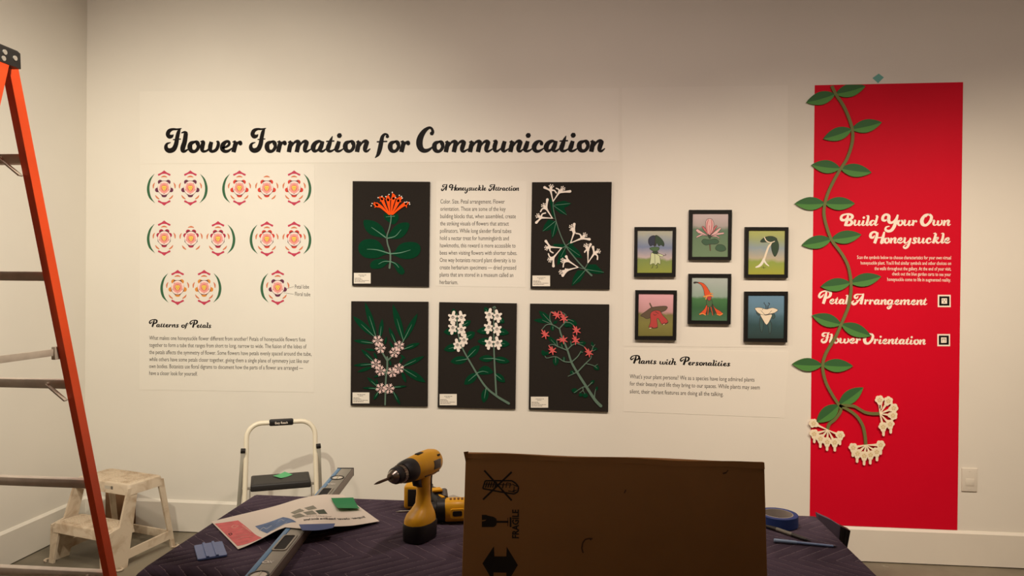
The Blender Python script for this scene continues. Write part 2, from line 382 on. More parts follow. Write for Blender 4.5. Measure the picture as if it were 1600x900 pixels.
# floral diagrams: offsets traced in a 13.85x crop about the flower's centre
D_disc = [mat('diagram_rim',(250,222,214),0.7), mat('diagram_pink',(238,158,150),0.7), mat('diagram_rose',(222,122,108),0.7), mat('diagram_yellow',(246,206,92),0.7),
          mat('diagram_arc',(214,122,80),0.7), mat('diagram_chevron',(196,54,84),0.7), mat('diagram_dot',(70,40,30),0.7), mat('diagram_line',(70,34,44),0.7)]
LOBE = {'purple': mat('lobe_purple',(104,34,70),0.7), 'red': mat('lobe_red',(214,58,42),0.7), 'crimson': mat('lobe_crimson',(174,30,66),0.7), 'orange': mat('lobe_orange',(226,142,50),0.7)}
D_green = mat('bracket_green',(44,98,62),0.7)
def blob(cx, cy, rx, ry, n=20): return [(cx+rx*cos(2*pi*i/n), cy+ry*sin(2*pi*i/n)) for i in range(n)]
zd = zoom(210, 255, 3.913)
def diagram(cx, cy, kind, chev, spread):
    k = 3.913/13.85
    def T(pts): return [zd(cx+a*k, cy+b*k) for a, b in pts]
    mb = MB()
    if spread: lob = [(-88,-128),(88,-128),(-148,42),(148,42),(0,165)]
    else: lob = [(-118,-64),(118,-64),(-62,-142),(62,-142),(0,165)]
    for i, (a, b) in enumerate(lob): mb.plate(T(blob(a, b, 50 if i < 4 else 58, 50 if i < 4 else 36)), YT-0.00002*i, 0, 8)
    ol = [(-75,-158),(75,-158),(140,-30),(140,70),(55,160),(-55,160),(-140,70),(-140,-30)]
    mb.plate(T(ol), YT-0.00015, 0, 7)
    for i, (rx, ry) in enumerate(((138,150),(104,112),(66,72))): mb.plate(T(blob(0, 0, rx, ry, 28)), YT-0.0002-0.00005*i, 0, i)
    for a, b in ((-20,-16),(20,-16),(0,22)): mb.plate(T(blob(a, b, 30, 34)), YT-0.0004-0.00001*(a+20), 0, 3)
    for a, b in ((-20,-8),(20,-8),(0,28)): mb.plate(T(blob(a, b, 7, 8, 8)), YT-0.0009, 0, 6)
    for ang in (-50,-130,20,160,90):
        a, b = 112*cos(radians(ang)), 122*sin(radians(ang)); tx, ty = -sin(radians(ang)), cos(radians(ang))
        q = [zd(cx+(a+tx*s)*k, cy+(b+ty*s)*k) for s in (-16, 16)]; wd = abs(zd(0,0)[0]-zd(7*k,0)[0])
        mb.ribbon([(*q[0], wd), (*q[1], wd)], YT-0.0005, 7)
    u = abs(zd(0,0)[0]-zd(k,0)[0])
    def R(pts, m): mb.ribbon(spline([(*zd(cx+a*k, cy+b*k), c*u) for a, b, c in pts], 5), YT, m)
    R([(-62,-236,14),(0,-252,34),(60,-236,14)], 4)
    R([(-206,-112,10),(-232,-60,32),(-236,0,18)], 4); R([(206,-112,10),(232,-60,32),(236,0,18)], 4)
    R([(-190,155,10),(-160,200,32),(-112,236,20)], 4); R([(190,155,10),(160,200,32),(112,236,20)], 4)
    if chev:
        for sg in (-1, 1):
            mb.plate([zd(cx+a*k, cy+sg*b*k) for a, b in ((0,382),(60,335),(138,300),(130,266),(104,268),(50,302),(0,308),(-50,302),(-104,268),(-130,266),(-138,300),(-60,335))], YT, 0, 5)
    return mb.build('floral_diagram', D_disc+[LOBE[kind]], t, smooth=False)
def bracket(cx, cy, side):
    k = 3.913/13.85
    out = spline([(-205,-312),(-320,-190),(-374,10),(-330,205),(-195,330)], 8); inn = spline([(-195,330),(-285,190),(-318,10),(-285,-170),(-205,-312)], 8)
    mb = MB(); mb.plate([zd(cx+side*a*k, cy+b*k) for a, b in out[:-1]+inn[:-1]], YT); return mb.build('bracket', D_green, t, smooth=False)
for kind, spread, cs, br in (('purple',1,[(183,152,1),(343,152,1)],2), ('red',1,[(643,152,1),(810,152,0),(977,152,1)],2),
      ('crimson',0,[(183,458,1),(347,460,0),(512,462,1)],2), ('red',0,[(811,463,1),(977,464,1)],2),
      ('orange',1,[(265,760,1),(427,760,1)],2), ('purple',1,[(877,760,1)],1)):
    for cx, cy, ch in cs: diagram(cx, cy, kind, ch, spread)
    bracket(cs[0][0], cs[0][1], 1)
    if br == 2: bracket(cs[-1][0], cs[-1][1], -1)
lines(t, zd, [('Petal lobe',982,766,1068,767)], 24, 'diagram_caption'); lines(t, zd, [('Floral tube',982,811,1076,813)], 24, 'diagram_caption')
lw = 0.0016
for a, b in (((930,768),(976,754)),((912,792),(975,801))):
    mb = MB(); mb.ribbon([(*zd(*a), lw), (*zd(*b), lw)], YT, cap=False); mb.build('leader_line', M_grey_ink, t, smooth=False)

t = sheet('honeysuckle_graphic', [(682,283),(823,283),(821,449),(681,447)], 'white vinyl sheet headed A Honeysuckle Attraction between two black boards')
heading(t, zoom(685,285,11.85), [('A',50,152,166,152),('Honeysuckle',198,152,888,153),('Attraction',925,153,1497,155)], 56)
ends = [593,600,680,625,645,625,678,690,678,682,660,228]
txt = ['Color. Size. Petal arrangement. Flower','orientation. These are some of the key','building blocks that, when assembled, create','the striking visuals of flowers that attract','pollinators. While long slender floral tubes','hold a nectar treat for hummingbirds and','hawkmoths, this reward is more accessible to','bees when visiting flowers with shorter tubes.','One way botanists record plant diversity is to','create herbarium specimens \u2014 dried pressed','plants that are stored in a museum called an','herbarium.']
lines(t, zoom(670,275,5), [(s, 91-0.6*i, 215+57.1*i, ends[i], 216+57.3*i) for i, s in enumerate(txt)], 33)

t = sheet('frames_graphic', [(972,137),(1231,133),(1230,543),(974,541)], 'blank white vinyl sheet behind the six small framed paintings')
t = sheet('plants_graphic', [(974.5,545),(1233,549),(1225,653),(974,643)], 'white vinyl sheet headed Plants with Personalities below the framed paintings')
heading(t, zoom(975,550,9.143), [('Plants',85,164,468,171),('with',505,176,752,183),('Personalities',795,185,1522,203)], 46)
lines(t, zoom(960,540,5.714), [("What's your plant persona? We as a species have long admired plants",137,292,1250,322),
  ('for their beauty and life they bring to our spaces. While plants may seem',137,356,1297,391),('silent, their vibrant features are doing all the talking.',137,425,972,451)], 37)

# ------------------------------------------------------------------ black herbarium boards
YB = -0.014
def leaf_poly(Z, base, tip, wd, bulge=0.45, bend=0.0):
    b = Vector(base); d = Vector(tip)-b; n = Vector((-d.y, d.x)).normalized(); out = []
    N = 9
    for sgn in (1, -1):
        rng = range(N) if sgn == 1 else range(N, 0, -1)
        for i in rng:
            s_ = i/N; prof = (s_**(0.75))*((1-s_)**(0.85))*2.15
            off = n*(sgn*wd/2*prof + bend*sin(pi*s_)); q = b+d*s_+off; out.append(Z(q.x, q.y))
    return out
class Board:
    def __init__(s, corners, label):
        mb = MB(); mb.plate(quad_px(corners, YB), YB, 0.0125, 0, 1)
        s.o = tag(mb.build('herbarium_board', [M_board, M_board_edge], smooth=False), label, 'board', 'black herbarium boards on the back wall'); s.k = 0
    def lay(s): s.k += 1; return YB-0.0018-0.00012*s.k
    def leaf(s, pts): mb = MB(); y = s.lay(); mb.plate(pts, y, YB-y, 0); return mb.build('leaf', M_leaf_p, s.o, smooth=False)
    def strokes(s, Z, ls, name, M, sub=6, y=None, base=0.0024):
        mb = MB(); u = abs(Z(0, 0)[0]-Z(1, 0)[0])
        if name == 'leaf_vein':
            for i, l in enumerate(ls):
                m_ = MB(); m_.ribbon(spline([(*Z(p[0], p[1]), p[2]*u) for p in l], sub), (y or (YB-0.0055))-0.00003*(i % 20)); m_.build(name, M, s.o, smooth=False)
            return
        for i, l in enumerate(ls): mb.ribbon(spline([(*Z(p[0], p[1]), p[2]*u) for p in l], sub), (y or (YB-0.0055))-0.00003*(i % 20))
        return mb.build(name, M, s.o, smooth=False)
    def label(s, Z, x0, y0, x1, y1):
        mb = MB(); y = YB-0.001; mb.plate([Z(x0, y0), Z(x1, y0), Z(x1, y1), Z(x0, y1)], y, 0.001)
        c = mb.build('specimen_label', M_card, s.o, smooth=False); c['label'] = 'white specimen card'
        mb = MB(); W = x1-x0; H = y1-y0; u = abs(Z(0, 0)[0]-Z(1, 0)[0])
        for a, b, v in ((.28,.75,.2),(.36,.62,.32),(.05,.42,.5),(.05,.5,.6),(.05,.9,.72),(.05,.66,.84)):
            x = x0+W*a
            while x < x0+W*b:
                e = min(x+random.uniform(6, 16), x0+W*b)
                mb.ribbon([(*Z(x, y0+H*v), 3.0*u), (*Z(e, y0+H*v), 3.0*u)], y-0.0003, cap=False); x = e+3
        mb.build('printed_lines', M_grey_ink, c, smooth=False)

# orange trumpet honeysuckle
B = Board([(551,283),(671.4,284),(669.8,448),(550.2,446.4)], 'black board with a fan of orange flowers over broad round leaves'); Z = zoom(540,275,5,YB)
for pl in ([(300,300),(330,290),(390,290),(413,310),(410,345),(378,378),(340,362),(308,335)],
  [(322,482),(308,440),(285,395),(240,360),(190,345),(145,345),(142,378),(160,425),(200,460),(250,475)],
  [(328,485),(350,440),(380,400),(420,372),(470,362),(498,374),(494,405),(475,445),(440,480),(395,492)],
  [(345,606),(310,590),(290,550),(255,510),(210,493),(150,497),(112,525),(100,560),(110,600),(150,635),(200,643),(250,640),(300,618)],
  [(350,606),(385,590),(410,550),(450,523),(510,515),(560,525),(585,555),(580,600),(550,632),(500,648),(440,645),(390,625)],
  [(345,668),(300,650),(245,650),(205,670),(192,700),(205,722),(245,725),(290,715),(320,690)],
  [(352,668),(385,672),(420,690),(450,720),(462,750),(445,770),(415,760),(395,730),(375,695)]):
    B.leaf([Z(*p) for p in spline(pl, 4, True)])
B.strokes(Z, [[(205,402,3),(260,440,6),(322,486,9)],[(435,420,3),(390,470,6),(328,487,8)],[(170,572,3),(250,578,7),(345,606,9)],[(508,578,3),(430,600,7),(350,608,9)],[(260,688,3),(300,668,5),(345,668,7)],[(418,715,3),(390,684,5),(352,668,7)],[(318,320,3),(385,315,5)]], 'leaf_vein', mat('painted_vein',(92,138,114),0.75))
B.strokes(Z, [[(356,300,9),(356,345,9),(343,410,9),(325,470,10),(330,530,11),(348,590,12),(352,650,13),(345,718,15)]], 'stem', M_stem_p)
Zf = zoom(565,295,12.86,YB)
for l, tips in (([(560,520,20),(470,430,40),(390,360,56),(320,330,84),(270,305,60)],[(250,290),(262,275),(320,280),(270,378)]),
  ([(575,515,20),(500,390,38),(440,270,58),(420,210,84),(400,185,60)],[(350,175),(370,160),(468,200),(380,255)]),
  ([(583,510,18),(555,350,45),(540,230,78),(535,170,64)],[(500,155),(540,130),(595,215),(492,215)]),
  ([(600,510,20),(620,330,50),(645,200,84),(645,130,56)],[(625,80),(690,140),(705,190),(600,190)]),
  ([(612,515,20),(680,380,50),(740,250,80),(785,195,64)],[(760,160),(815,180),(800,265),(715,190)]),
  ([(630,520,20),(740,410,45),(840,330,66),(895,305,72),(930,288,44)],[(850,275),(960,270),(910,380),(920,262)])):
    mb = MB(); u = abs(Zf(0,0)[0]-Zf(1,0)[0]); y = B.lay()-0.004
    mb.ribbon(spline([(*Zf(a, b), c*u) for a, b, c in l], 6), y)
    e = l[-2]
    for tx, ty in tips: mb.ribbon([(*Zf(e[0], e[1]), 46*u), (*Zf(tx, ty), 12*u)], y-0.00004)
    mb.build('flower', M_orange_p, B.o, smooth=False)
mb = MB(); u = abs(Zf(0,0)[0]-Zf(1,0)[0])
for a, b in ((340,182),(220,298),(203,345),(495,160),(560,118),(625,75),(765,135),(808,158),(825,190),(915,268),(965,282),(974,315),(880,275),(420,155),(690,180)):
    mb.plate([Zf(*p) for p in blob(a, b, 13, 13, 8)], B.lay()-0.005)
mb.build('stamen', M_white_p, B.o, smooth=False)
B.label(Z, 65,757,196,840)

# white honeysuckle with paired tubes
B = Board([(831.3,284.7),(955.8,284.2),(952.5,452.1),(828.8,450.9)], 'black board with slender white paired tube flowers along one arching stem'); Z = zoom(820,275,4.867,YB)
for pl in ([(218,222),(245,198),(300,188),(355,208),(325,232),(300,242),(320,298),(270,285),(235,258)],[(235,345),(180,330),(150,370),(133,422),(185,412),(200,402),(204,480),(235,440),(252,400)],
  [(318,535),(370,530),(410,568),(440,625),(385,618),(345,592)],[(312,540),(262,580),(243,680),(282,652),(312,600)],[(225,515),(300,518),(312,545),(200,542)],
  [(458,715),(485,672),(540,672),(605,738),(545,745),(490,735)],[(462,718),(400,718),(368,772),(355,838),(420,802),(452,752)],[(186,170),(212,182),(226,320),(208,300)],[(330,500),(352,480),(372,520),(340,540)]):
    B.leaf([Z(*p) for p in pl])
B.strokes(Z, [[(225,222,3),(300,215,4),(345,210,2)],[(222,228,4),(318,296,2)],[(232,345,4),(138,420,2)],[(238,352,4),(212,460,2)],[(318,535,4),(418,606,2)],[(312,540,4),(275,615,2)],[(466,710,4),(600,732,2)],[(458,718,4),(368,820,2)]], 'leaf_vein', mat('painted_vein',(92,138,114),0.75))
B.strokes(Z, [[(218,195,6),(216,240,6),(235,330,6),(265,430,7),(310,530,8),(370,610,9),(440,690,10),(508,757,13)],[(312,530,6),(345,508,5)],[(312,535,6),(280,548,5)],[(225,325,5),(208,322,5)],[(455,705,6),(480,662,5)],[(445,705,6),(405,695,5)]], 'stem', M_stem_p)
for J, Mo, pet, sta, cur in (((215,195),(197,112),(150,88),(203,72),(240,130)),((215,195),(262,125),(345,118),(295,90),(240,95)),((210,322),(163,248),(172,180),(138,218),(120,272)),((210,322),(125,318),(88,355),(93,300),(158,282)),
  ((348,510),(375,430),(376,366),(352,378),(345,412)),((348,510),(432,475),(492,482),(463,443),(390,437)),((280,548),(192,540),(160,495),(158,550),(215,585)),((280,548),(217,622),(218,686),(183,643),(180,592)),
  ((480,660),(480,565),(500,520),(462,522),(455,580)),((480,660),(528,590),(518,540),(566,568),(552,635)),((405,695),(330,645),(315,612),(280,642),(292,692)),((405,695),(325,715),(288,758),(268,735),(310,706))):
    mb = MB(); u = abs(Z(0,0)[0]-Z(1,0)[0]); y = B.lay()-0.004
    def rb(l, sub=5): mb.ribbon(spline([(*Z(a, b), c*u) for a, b, c in l], sub), y-0.00003*len(mb.f)/60)
    mid = ((J[0]+Mo[0])/2, (J[1]+Mo[1])/2)
    rb([(J[0],J[1],7),(mid[0],mid[1],9),(Mo[0],Mo[1],16)])
    rb([(Mo[0],Mo[1],16),((Mo[0]+pet[0])/2,(Mo[1]+pet[1])/2,13),(pet[0],pet[1],20)])
    d = Vector((cur[0]-Mo[0],cur[1]-Mo[1])); n = Vector((-d.y,d.x))*0.25
    if n.dot(Vector((sta[0]-Mo[0],sta[1]-Mo[1]))) < 0: n = -n
    rb([(Mo[0],Mo[1],14),((Mo[0]+cur[0])/2+n.x,(Mo[1]+cur[1])/2+n.y,10),(cur[0],cur[1],10)])
    s_ = Vector((sta[0]-Mo[0],sta[1]-Mo[1])); pn = Vector((-s_.y,s_.x)).normalized()
    rb([(Mo[0],Mo[1],22),(Mo[0]+s_.x*0.55,Mo[1]+s_.y*0.55,20)], 2)
    for k in range(-2, 3):
        e = Vector(sta)+pn*k*8+s_.normalized()*(4 if k % 2 else -6)
        rb([(Mo[0]+s_.x*0.4+pn.x*k*3,Mo[1]+s_.y*0.4+pn.y*k*3,3),(e.x,e.y,3)], 1); mb.plate([Z(*p) for p in blob(e.x,e.y,4.6,4.6,8)], y-0.0006)
    mb.build('flower', M_white_p, B.o, smooth=False)
B.label(Z, 58,757,192,838)

# clustered small blossoms with lance leaves
B = Board([(548.8,470.7),(668.9,471.5),(667.7,635.4),(547.8,633.7)], 'black board with clusters of tiny blush blossoms among long pointed leaves'); Z = zoom(540,460,4.864,YB)
LV = [((220,320),(55,165),70,1),((232,320),(148,60),62,1),((262,330),(280,185),48,1),((210,370),(60,350),45,1),((225,425),(150,415),26,0),((215,510),(118,415),40,1),((205,530),(60,540),36,1),((205,550),(90,590),36,0),((440,350),(360,75),75,1),((440,355),(548,145),62,1),((382,370),(330,250),42,1),((445,415),(565,370),50,1),((370,430),(335,355),26,0),((440,545),(598,470),52,1),((440,565),(608,668),75,1),((420,460),(455,490),22,0),((430,590),(460,670),36,0),((435,480),(410,530),30,0),((245,700),(165,630),36,1),((250,715),(130,710),26,1),((250,740),(215,800),34,1),((360,705),(465,697),26,1),((365,740),(415,838),34,1),((240,490),(215,440),24,0),((300,380),(312,320),22,0),((262,615),(215,628),20,0),((245,680),(232,645),20,0),((345,540),(335,500),22,0)]
for b_, t_, w_, v_ in LV: B.leaf(leaf_poly(Z, b_, t_, w_))
B.strokes(Z, [[(b_[0],b_[1],5),((b_[0]*.62+t_[0]*.38),(b_[1]*.62+t_[1]*.38),3.5),(b_[0]*.4+t_[0]*.6,b_[1]*.4+t_[1]*.6,1.5)] for b_, t_, w_, v_ in LV if v_], 'leaf_vein', mat('painted_vein',(92,138,114),0.75), 2)
B.strokes(Z, [[(318,475,12),(318,560,13),(308,640,12),(302,838,11)],[(320,505,13),(270,425,9)],[(320,500,13),(355,468,11),(440,355,8)],[(312,600,10),(275,575,8)],[(316,600,10),(370,575,8)],[(220,320,6),(262,410,7)]], 'stem', M_stem_p)
for cx, cy in ((247,350),(268,408),(410,392),(375,440),(235,528),(270,580),(358,590),(407,562),(272,712),(335,714)):
    mb = MB(); u = abs(Z(0,0)[0]-Z(1,0)[0]); y = B.lay()-0.004
    for k in range(6):
        a = 2*pi*k/6+cx; ex, ey = cx+29*cos(a), cy+29*sin(a)
        mb.ribbon([(*Z(cx+5*cos(a),cy+5*sin(a)),3*u),(*Z(ex,ey),7*u)], y-0.00003*k)
        for j in range(5):
            b_ = a+2*pi*j/5
            mb.ribbon([(*Z(ex,ey),5*u),(*Z(ex+11.5*cos(b_),ey+11.5*sin(b_)),5*u)], y-0.0002-0.00003*j)
    mb.build('flower', M_pinkw_p, B.o, smooth=False)
B.label(Z, 53,745,181,828)

# white blossoms in tiers on two stems
B = Board([(686.3,472.1),(807.4,474),(805.1,639.3),(683.8,636.6)], 'black board with two leafy stems tiered with chunky white blossoms'); Z = zoom(675,460,4.864,YB)
LV = [((270,490),(140,512),88,0),((270,480),(362,388),84,0),((345,600),(245,685),88,0),((345,595),(468,592),95,-18),((412,712),(392,824),78,0),((210,390),(90,422),84,0),((245,335),(328,288),84,0),((200,280),(88,285),78,0),((228,240),(295,200),64,0),((175,165),(160,108),56,0),((468,486),(356,488),74,0),((475,488),(592,512),72,0),((478,603),(556,667),72,0),((465,362),(345,355),78,0),((475,365),(592,380),82,0),((465,270),(340,280),78,0),((470,270),(586,295),78,0),((500,180),(550,215),62,0),((432,152),(400,95),52,0)]
for b_, t_, w_, bd in LV: B.leaf(leaf_poly(Z, b_, t_, w_, bend=bd))
B.strokes(Z, [[(b_[0],b_[1],6),(b_[0]*.65+t_[0]*.35,b_[1]*.65+t_[1]*.35+bd*.6,4.5),(b_[0]*.32+t_[0]*.68,b_[1]*.32+t_[1]*.68,2)] for b_, t_, w_, bd in LV], 'leaf_vein', mat('painted_vein',(92,138,114),0.75), 3)
B.strokes(Z, [[(190,150,8),(195,260,9),(225,390,10),(300,530,12),(400,690,14),(490,770,16),(585,828,18)],[(472,95,6),(470,300,9),(475,500,11),(490,770,13)],[(462,100,7),(478,92,7),(485,105,7)]], 'stem', M_stem_p)
for i, (cx, cy) in enumerate(((160,172),(225,172),(160,252),(225,265),(245,345),(195,382),(437,152),(498,162),(432,247),(495,262),(438,366),(500,366))):
    mb = MB(); u = abs(Z(0,0)[0]-Z(1,0)[0]); y = B.lay()-0.004; sg = 1 if i % 2 else -1
    lob = [(-sg*8,-38),(sg*28,-14),(sg*24,22),(sg*8,44),(-sg*20,26),(-sg*24,-6)]
    for j, (a, b_) in enumerate(lob): mb.ribbon([(*Z(cx,cy),26*u),(*Z(cx+a,cy+b_),(22 if j in (0,3) else 17)*u)], y-0.00003*j)
    mb.plate([Z(*p) for p in blob(cx,cy,22,22)], y-0.0003)
    mb.ribbon(spline([(*Z(cx-13,cy+2),2*u),(*Z(cx,cy-8),5*u),(*Z(cx+13,cy+2),2*u)],4), y-0.0006, 1); mb.ribbon(spline([(*Z(cx-13,cy+3),2*u),(*Z(cx,cy+10),4*u),(*Z(cx+13,cy+3),2*u)],4), y-0.0006, 1)
    mb.plate([Z(*p) for p in blob(cx,cy+1,4,4,8)], y-0.0007, 0, 1)
    mb.build('flower', [M_white_p, M_board_edge], B.o, smooth=False)
B.label(Z, 58,757,188,842)

# coral stars on a twiggy branch
B = Board([(828.2,474.4),(952,475.6),(950.3,643.7),(826.1,639.9)], 'black board with coral star flowers hanging from a twiggy branch'); Z = zoom(820,460,4.736,YB)
for b_, t_, w_ in (((200,210),(105,122),64),((195,200),(65,190),48),((205,225),(205,272),44),((210,215),(242,198),30),((310,190),(345,242),64),((325,190),(388,225),60),((235,370),(168,308),44),((230,460),(228,528),64),((150,455),(128,412),44),((275,400),(275,348),32),((290,495),(290,458),34),((395,362),(455,360),46),((345,385),(338,342),26),((410,440),(428,412),26),((500,402),(540,405),34),((505,392),(495,348),28),((512,525),(548,558),50),((345,590),(355,562),44),((392,718),(345,705),52),((428,740),(468,752),50),((428,740),(398,745),40),((485,662),(515,635),34),((525,712),(537,680),28),((185,432),(145,440),34),((290,215),(330,235),50)): B.leaf(leaf_poly(Z, b_, t_, w_))
B.strokes(Z, [[(258,255,10),(270,300,11),(315,410,13),(345,500,15),(390,580,17),(460,690,19),(520,780,21),(563,825,22)],
 [(258,255,9),(205,225,7),(160,225,6),(125,262,5)],[(205,225,6),(185,180,5),(195,130,5),(235,140,4)],[(258,250,9),(300,205,7),(320,185,6),(362,200,3)],[(300,205,6),(340,212,5),(375,245,4)],[(290,212,6),(305,155,5),(270,130,4)],[(208,240,6),(208,260,2)],[(205,222,6),(130,190,3)],[(200,215,5),(135,145,3)],
 [(312,412,9),(245,385,7),(210,370,6),(178,375,5)],[(245,388,6),(238,335,5),(275,335,4)],[(245,388,5),(195,335,3)],[(315,410,8),(350,375,7),(385,362,5),(430,357,3)],[(385,362,6),(430,380,5),(450,400,5)],[(345,378,5),(338,345,3)],[(280,400,5),(272,370,3)],
 [(345,500,9),(290,495,7),(230,460,6),(165,470,5),(150,455,4)],[(345,500,9),(390,460,7),(415,420,5)],[(290,495,5),(290,465,3)],[(228,462,5),(228,505,3)],[(412,425,4),(428,428,3)],
 [(388,575,10),(450,510,8),(488,472,6),(492,440,4)],[(450,510,6),(505,525,5),(535,545,4)],[(520,528,4),(540,515,3)],[(385,575,7),(320,605,4)],[(365,585,4),(350,570,3)],
 [(460,688,9),(430,685,7),(365,727,4)],[(460,685,8),(500,648,5)],[(428,688,6),(430,708,5),(405,728,3)],[(430,708,5),(445,735,3)],[(515,768,8),(518,730,6),(525,700,4)],[(490,430,5),(505,390,5),(520,370,3)],[(500,420,5),(525,408,3)],[(505,385,4),(492,375,3)]], 'stem', M_stem_p)
for i, (b_, c_) in enumerate((((195,130),(240,152)),((265,125),(290,178)),((125,262),(152,297)),((240,335),(287,335)),((360,230),(383,268)),((357,298),(377,340)),((178,378),(205,415)),((443,390),(475,432)))):
    mb = MB(); u = abs(Z(0,0)[0]-Z(1,0)[0]); y = B.lay()-0.0045; d = Vector(c_)-Vector(b_)
    mb.ribbon([(*Z(*b_),6*u),(*Z(*c_),18*u)], y)
    for j in range(6):
        a = math.atan2(d.y,d.x)+2*pi*j/6+0.5; mb.ribbon([(*Z(*c_),15*u),(*Z(c_[0]+31*cos(a),c_[1]+31*sin(a)),5*u)], y-0.00003*(j+1))
    mb.build('flower', M_coral_p, B.o, smooth=False)
B.label(Z, 45,757,173,838)

# ------------------------------------------------------------------ framed paintings
M_frame = mat('black_frame', (22,19,17), 0.55, spec=0.2); YP = -0.022
zf = zoom(980, 320, 4.0, YP)
PC = {k: mat('paint_'+k, c, 0.6) for k, c in dict(navy=(38,44,66), dark_green=(42,66,44), green=(74,106,66), pale=(206,214,168), ink=(40,30,26), pink=(226,180,178), rose=(196,110,112), lotus_leaf=(58,92,66),
      white=(240,234,220), brick=(186,64,60), brown=(96,78,58), orange=(224,84,36), amber=(238,150,70), cream=(240,224,198), blue_green=(58,88,88)).items()}
def outline(mb, pts, y, w, m):
    u = abs(zf(0,0)[0]-zf(1,0)[0]); q = [(*p, w*u) for p in pts]
    mb.ribbon(q+[q[0]], y, m, cap=False)
def painting(outer, inner, label, stops, shapes, wob=0.15):
    O = [zf(*p) for p in outer]; I = [zf(*p) for p in inner]; mb = MB()
    for i in range(4):
        j = (i+1) % 4; f4 = [O[i], O[j], I[j], I[i]]
        vs = [(p[0], YP-0.002, p[1]) for p in f4]+[(p[0], -0.0016, p[1]) for p in f4]
        pass
        mb.add(vs, [(3,2,1,0),(4,5,6,7),(0,1,5,4),(1,2,6,5),(2,3,7,6),(3,0,4,7)])
    fr = tag(mb.build('picture_frame', M_frame, smooth=False), label, 'framed painting', 'small framed paintings on the back wall')
    mb = MB(); yb = YP+0.004
    mb.plate(I, yb, 0.004); ms = [ramp_mat('painting_ground', stops, wob)]; names = []
    def mi(k):
        if k not in names: names.append(k); ms.append(PC[k])
        return names.index(k)+1
    u = abs(zf(0,0)[0]-zf(1,0)[0])
    for n_, sh in enumerate(shapes):
        y = yb-0.0002-0.00006*n_
        if sh[0] == 's':                              # brushed line: colour, width points
            mb.ribbon(spline([(*zf(a, b), c*u) for a, b, c in sh[2]], 5), y, mi(sh[1]))
        else:
            pts = spline([zf(*p) for p in sh[2]], 4, True) if sh[0] == 'c' else [zf(*p) for p in sh[2]]
            mb.plate(pts, y, 0, mi(sh[1])); outline(mb, pts, y-0.00003, 2.3, mi('ink'))
    c = mb.build('painting', ms, fr, smooth=False); return fr
painting([(47,139),(306,139),(302,450),(43,450)], [(65,160),(285,160),(280,425),(63,425)], 'framed painting of a green flower figure in a big dark leaf hat, upper left',
 [(0,(150,158,62)),(.3,(128,146,78)),(.36,(196,178,176)),(.6,(120,134,166)),(.85,(160,166,166)),(1,(176,176,160))],
 [('c','pale',[(150,303),(176,296),(198,306),(208,350),(206,372),(192,364),(178,378),(164,366),(142,374),(146,340)]),('p','pale',[(182,306),(205,306),(226,314),(224,326),(206,322)]),('s','ink',[(226,318,3),(242,314,3),(238,306,2)]),
  ('s','ink',[(162,374,3),(158,392,3),(152,395,3)]),('s','ink',[(184,374,3),(190,390,3),(180,396,3)]),('s','ink',[(172,300,2),(174,370,2)]),('c','dark_green',[(158,300),(166,290),(190,292),(192,302),(176,306)]),
  ('c','navy',[(134,214),(150,196),(174,194),(176,230),(174,258),(160,252),(146,258),(134,240)]),('c','dark_green',[(176,192),(206,204),(230,236),(228,260),(212,250),(198,258),(186,240),(178,258)]),('s','ink',[(176,194,4),(172,262,4)]),('c','green',[(140,272),(165,264),(190,264),(202,270),(192,286),(164,290)])])
painting([(388,32),(655,32),(650,345),(384,343)], [(410,55),(633,55),(630,325),(405,325)], 'framed painting of a pink open blossom on a flat leaf, upper middle',
 [(0,(112,138,104)),(.35,(104,130,98)),(.62,(96,124,98)),(.72,(176,164,160)),(1,(196,178,178))],
 [('s','brown',[(516,240,10),(518,262,9),(520,285,8)]),('c','lotus_leaf',[(466,232),(480,214),(516,218),(550,212),(574,228),(560,244),(520,246),(490,252)]),('c','lotus_leaf',[(552,268),(570,248),(605,254),(618,280),(590,292),(560,284)]),
  ('p','pink',[(514,196),(470,190),(430,208),(436,196),(470,178)]),('p','pink',[(514,196),(470,170),(440,150),(428,160),(444,176)]),('p','pink',[(516,196),(560,190),(606,182),(604,172),(560,176)]),('p','pink',[(516,196),(546,168),(580,142),(588,150),(560,182)]),('p','pink',[(516,198),(560,200),(580,214),(576,204),(556,190)]),
  ('p','rose',[(514,194),(480,160),(466,136),(474,132),(504,162)]),('p','rose',[(516,194),(530,160),(556,126),(564,132),(540,170)]),('c','pink',[(514,190),(492,150),(492,104),(508,86),(530,90),(542,118),(536,160)]),('s','rose',[(502,180,6),(498,130,6),(508,92,4)]),('s','rose',[(520,180,6),(530,130,7),(526,94,4)]),('s','rose',[(512,184,4),(514,130,4)]),('c','dark_green',[(508,196),(516,188),(524,196),(518,212)])])
painting([(738,139),(1008,140),(1004,457),(735,455)], [(760,160),(987,160),(983,435),(756,435)], 'framed painting of a drooping white tube flower with leaf hair, upper right',
 [(0,(170,170,58)),(.28,(148,166,74)),(.36,(190,178,152)),(.6,(146,162,170)),(.8,(160,170,120)),(1,(174,180,104))],
 [('s','cream',[(922,232,10),(890,254,11),(874,290,12),(862,325,12),(852,352,14)]),('s','white',[(856,340,14),(842,366,16),(826,382,14),(806,390,8)]),('s','white',[(856,345,10),(868,366,10),(886,382,5)]),('s','ink',[(850,380,2),(856,400,2)]),('s','ink',[(840,392,2),(866,392,2)]),
  ('c','dark_green',[(834,232),(852,208),(888,196),(920,200),(938,216),(916,226),(880,232)]),('c','dark_green',[(936,218),(948,250),(944,290),(924,324),(906,290),(902,250),(918,230)]),('s','cream',[(858,202,5),(872,226,6),(900,236,5),(922,228,5)])])
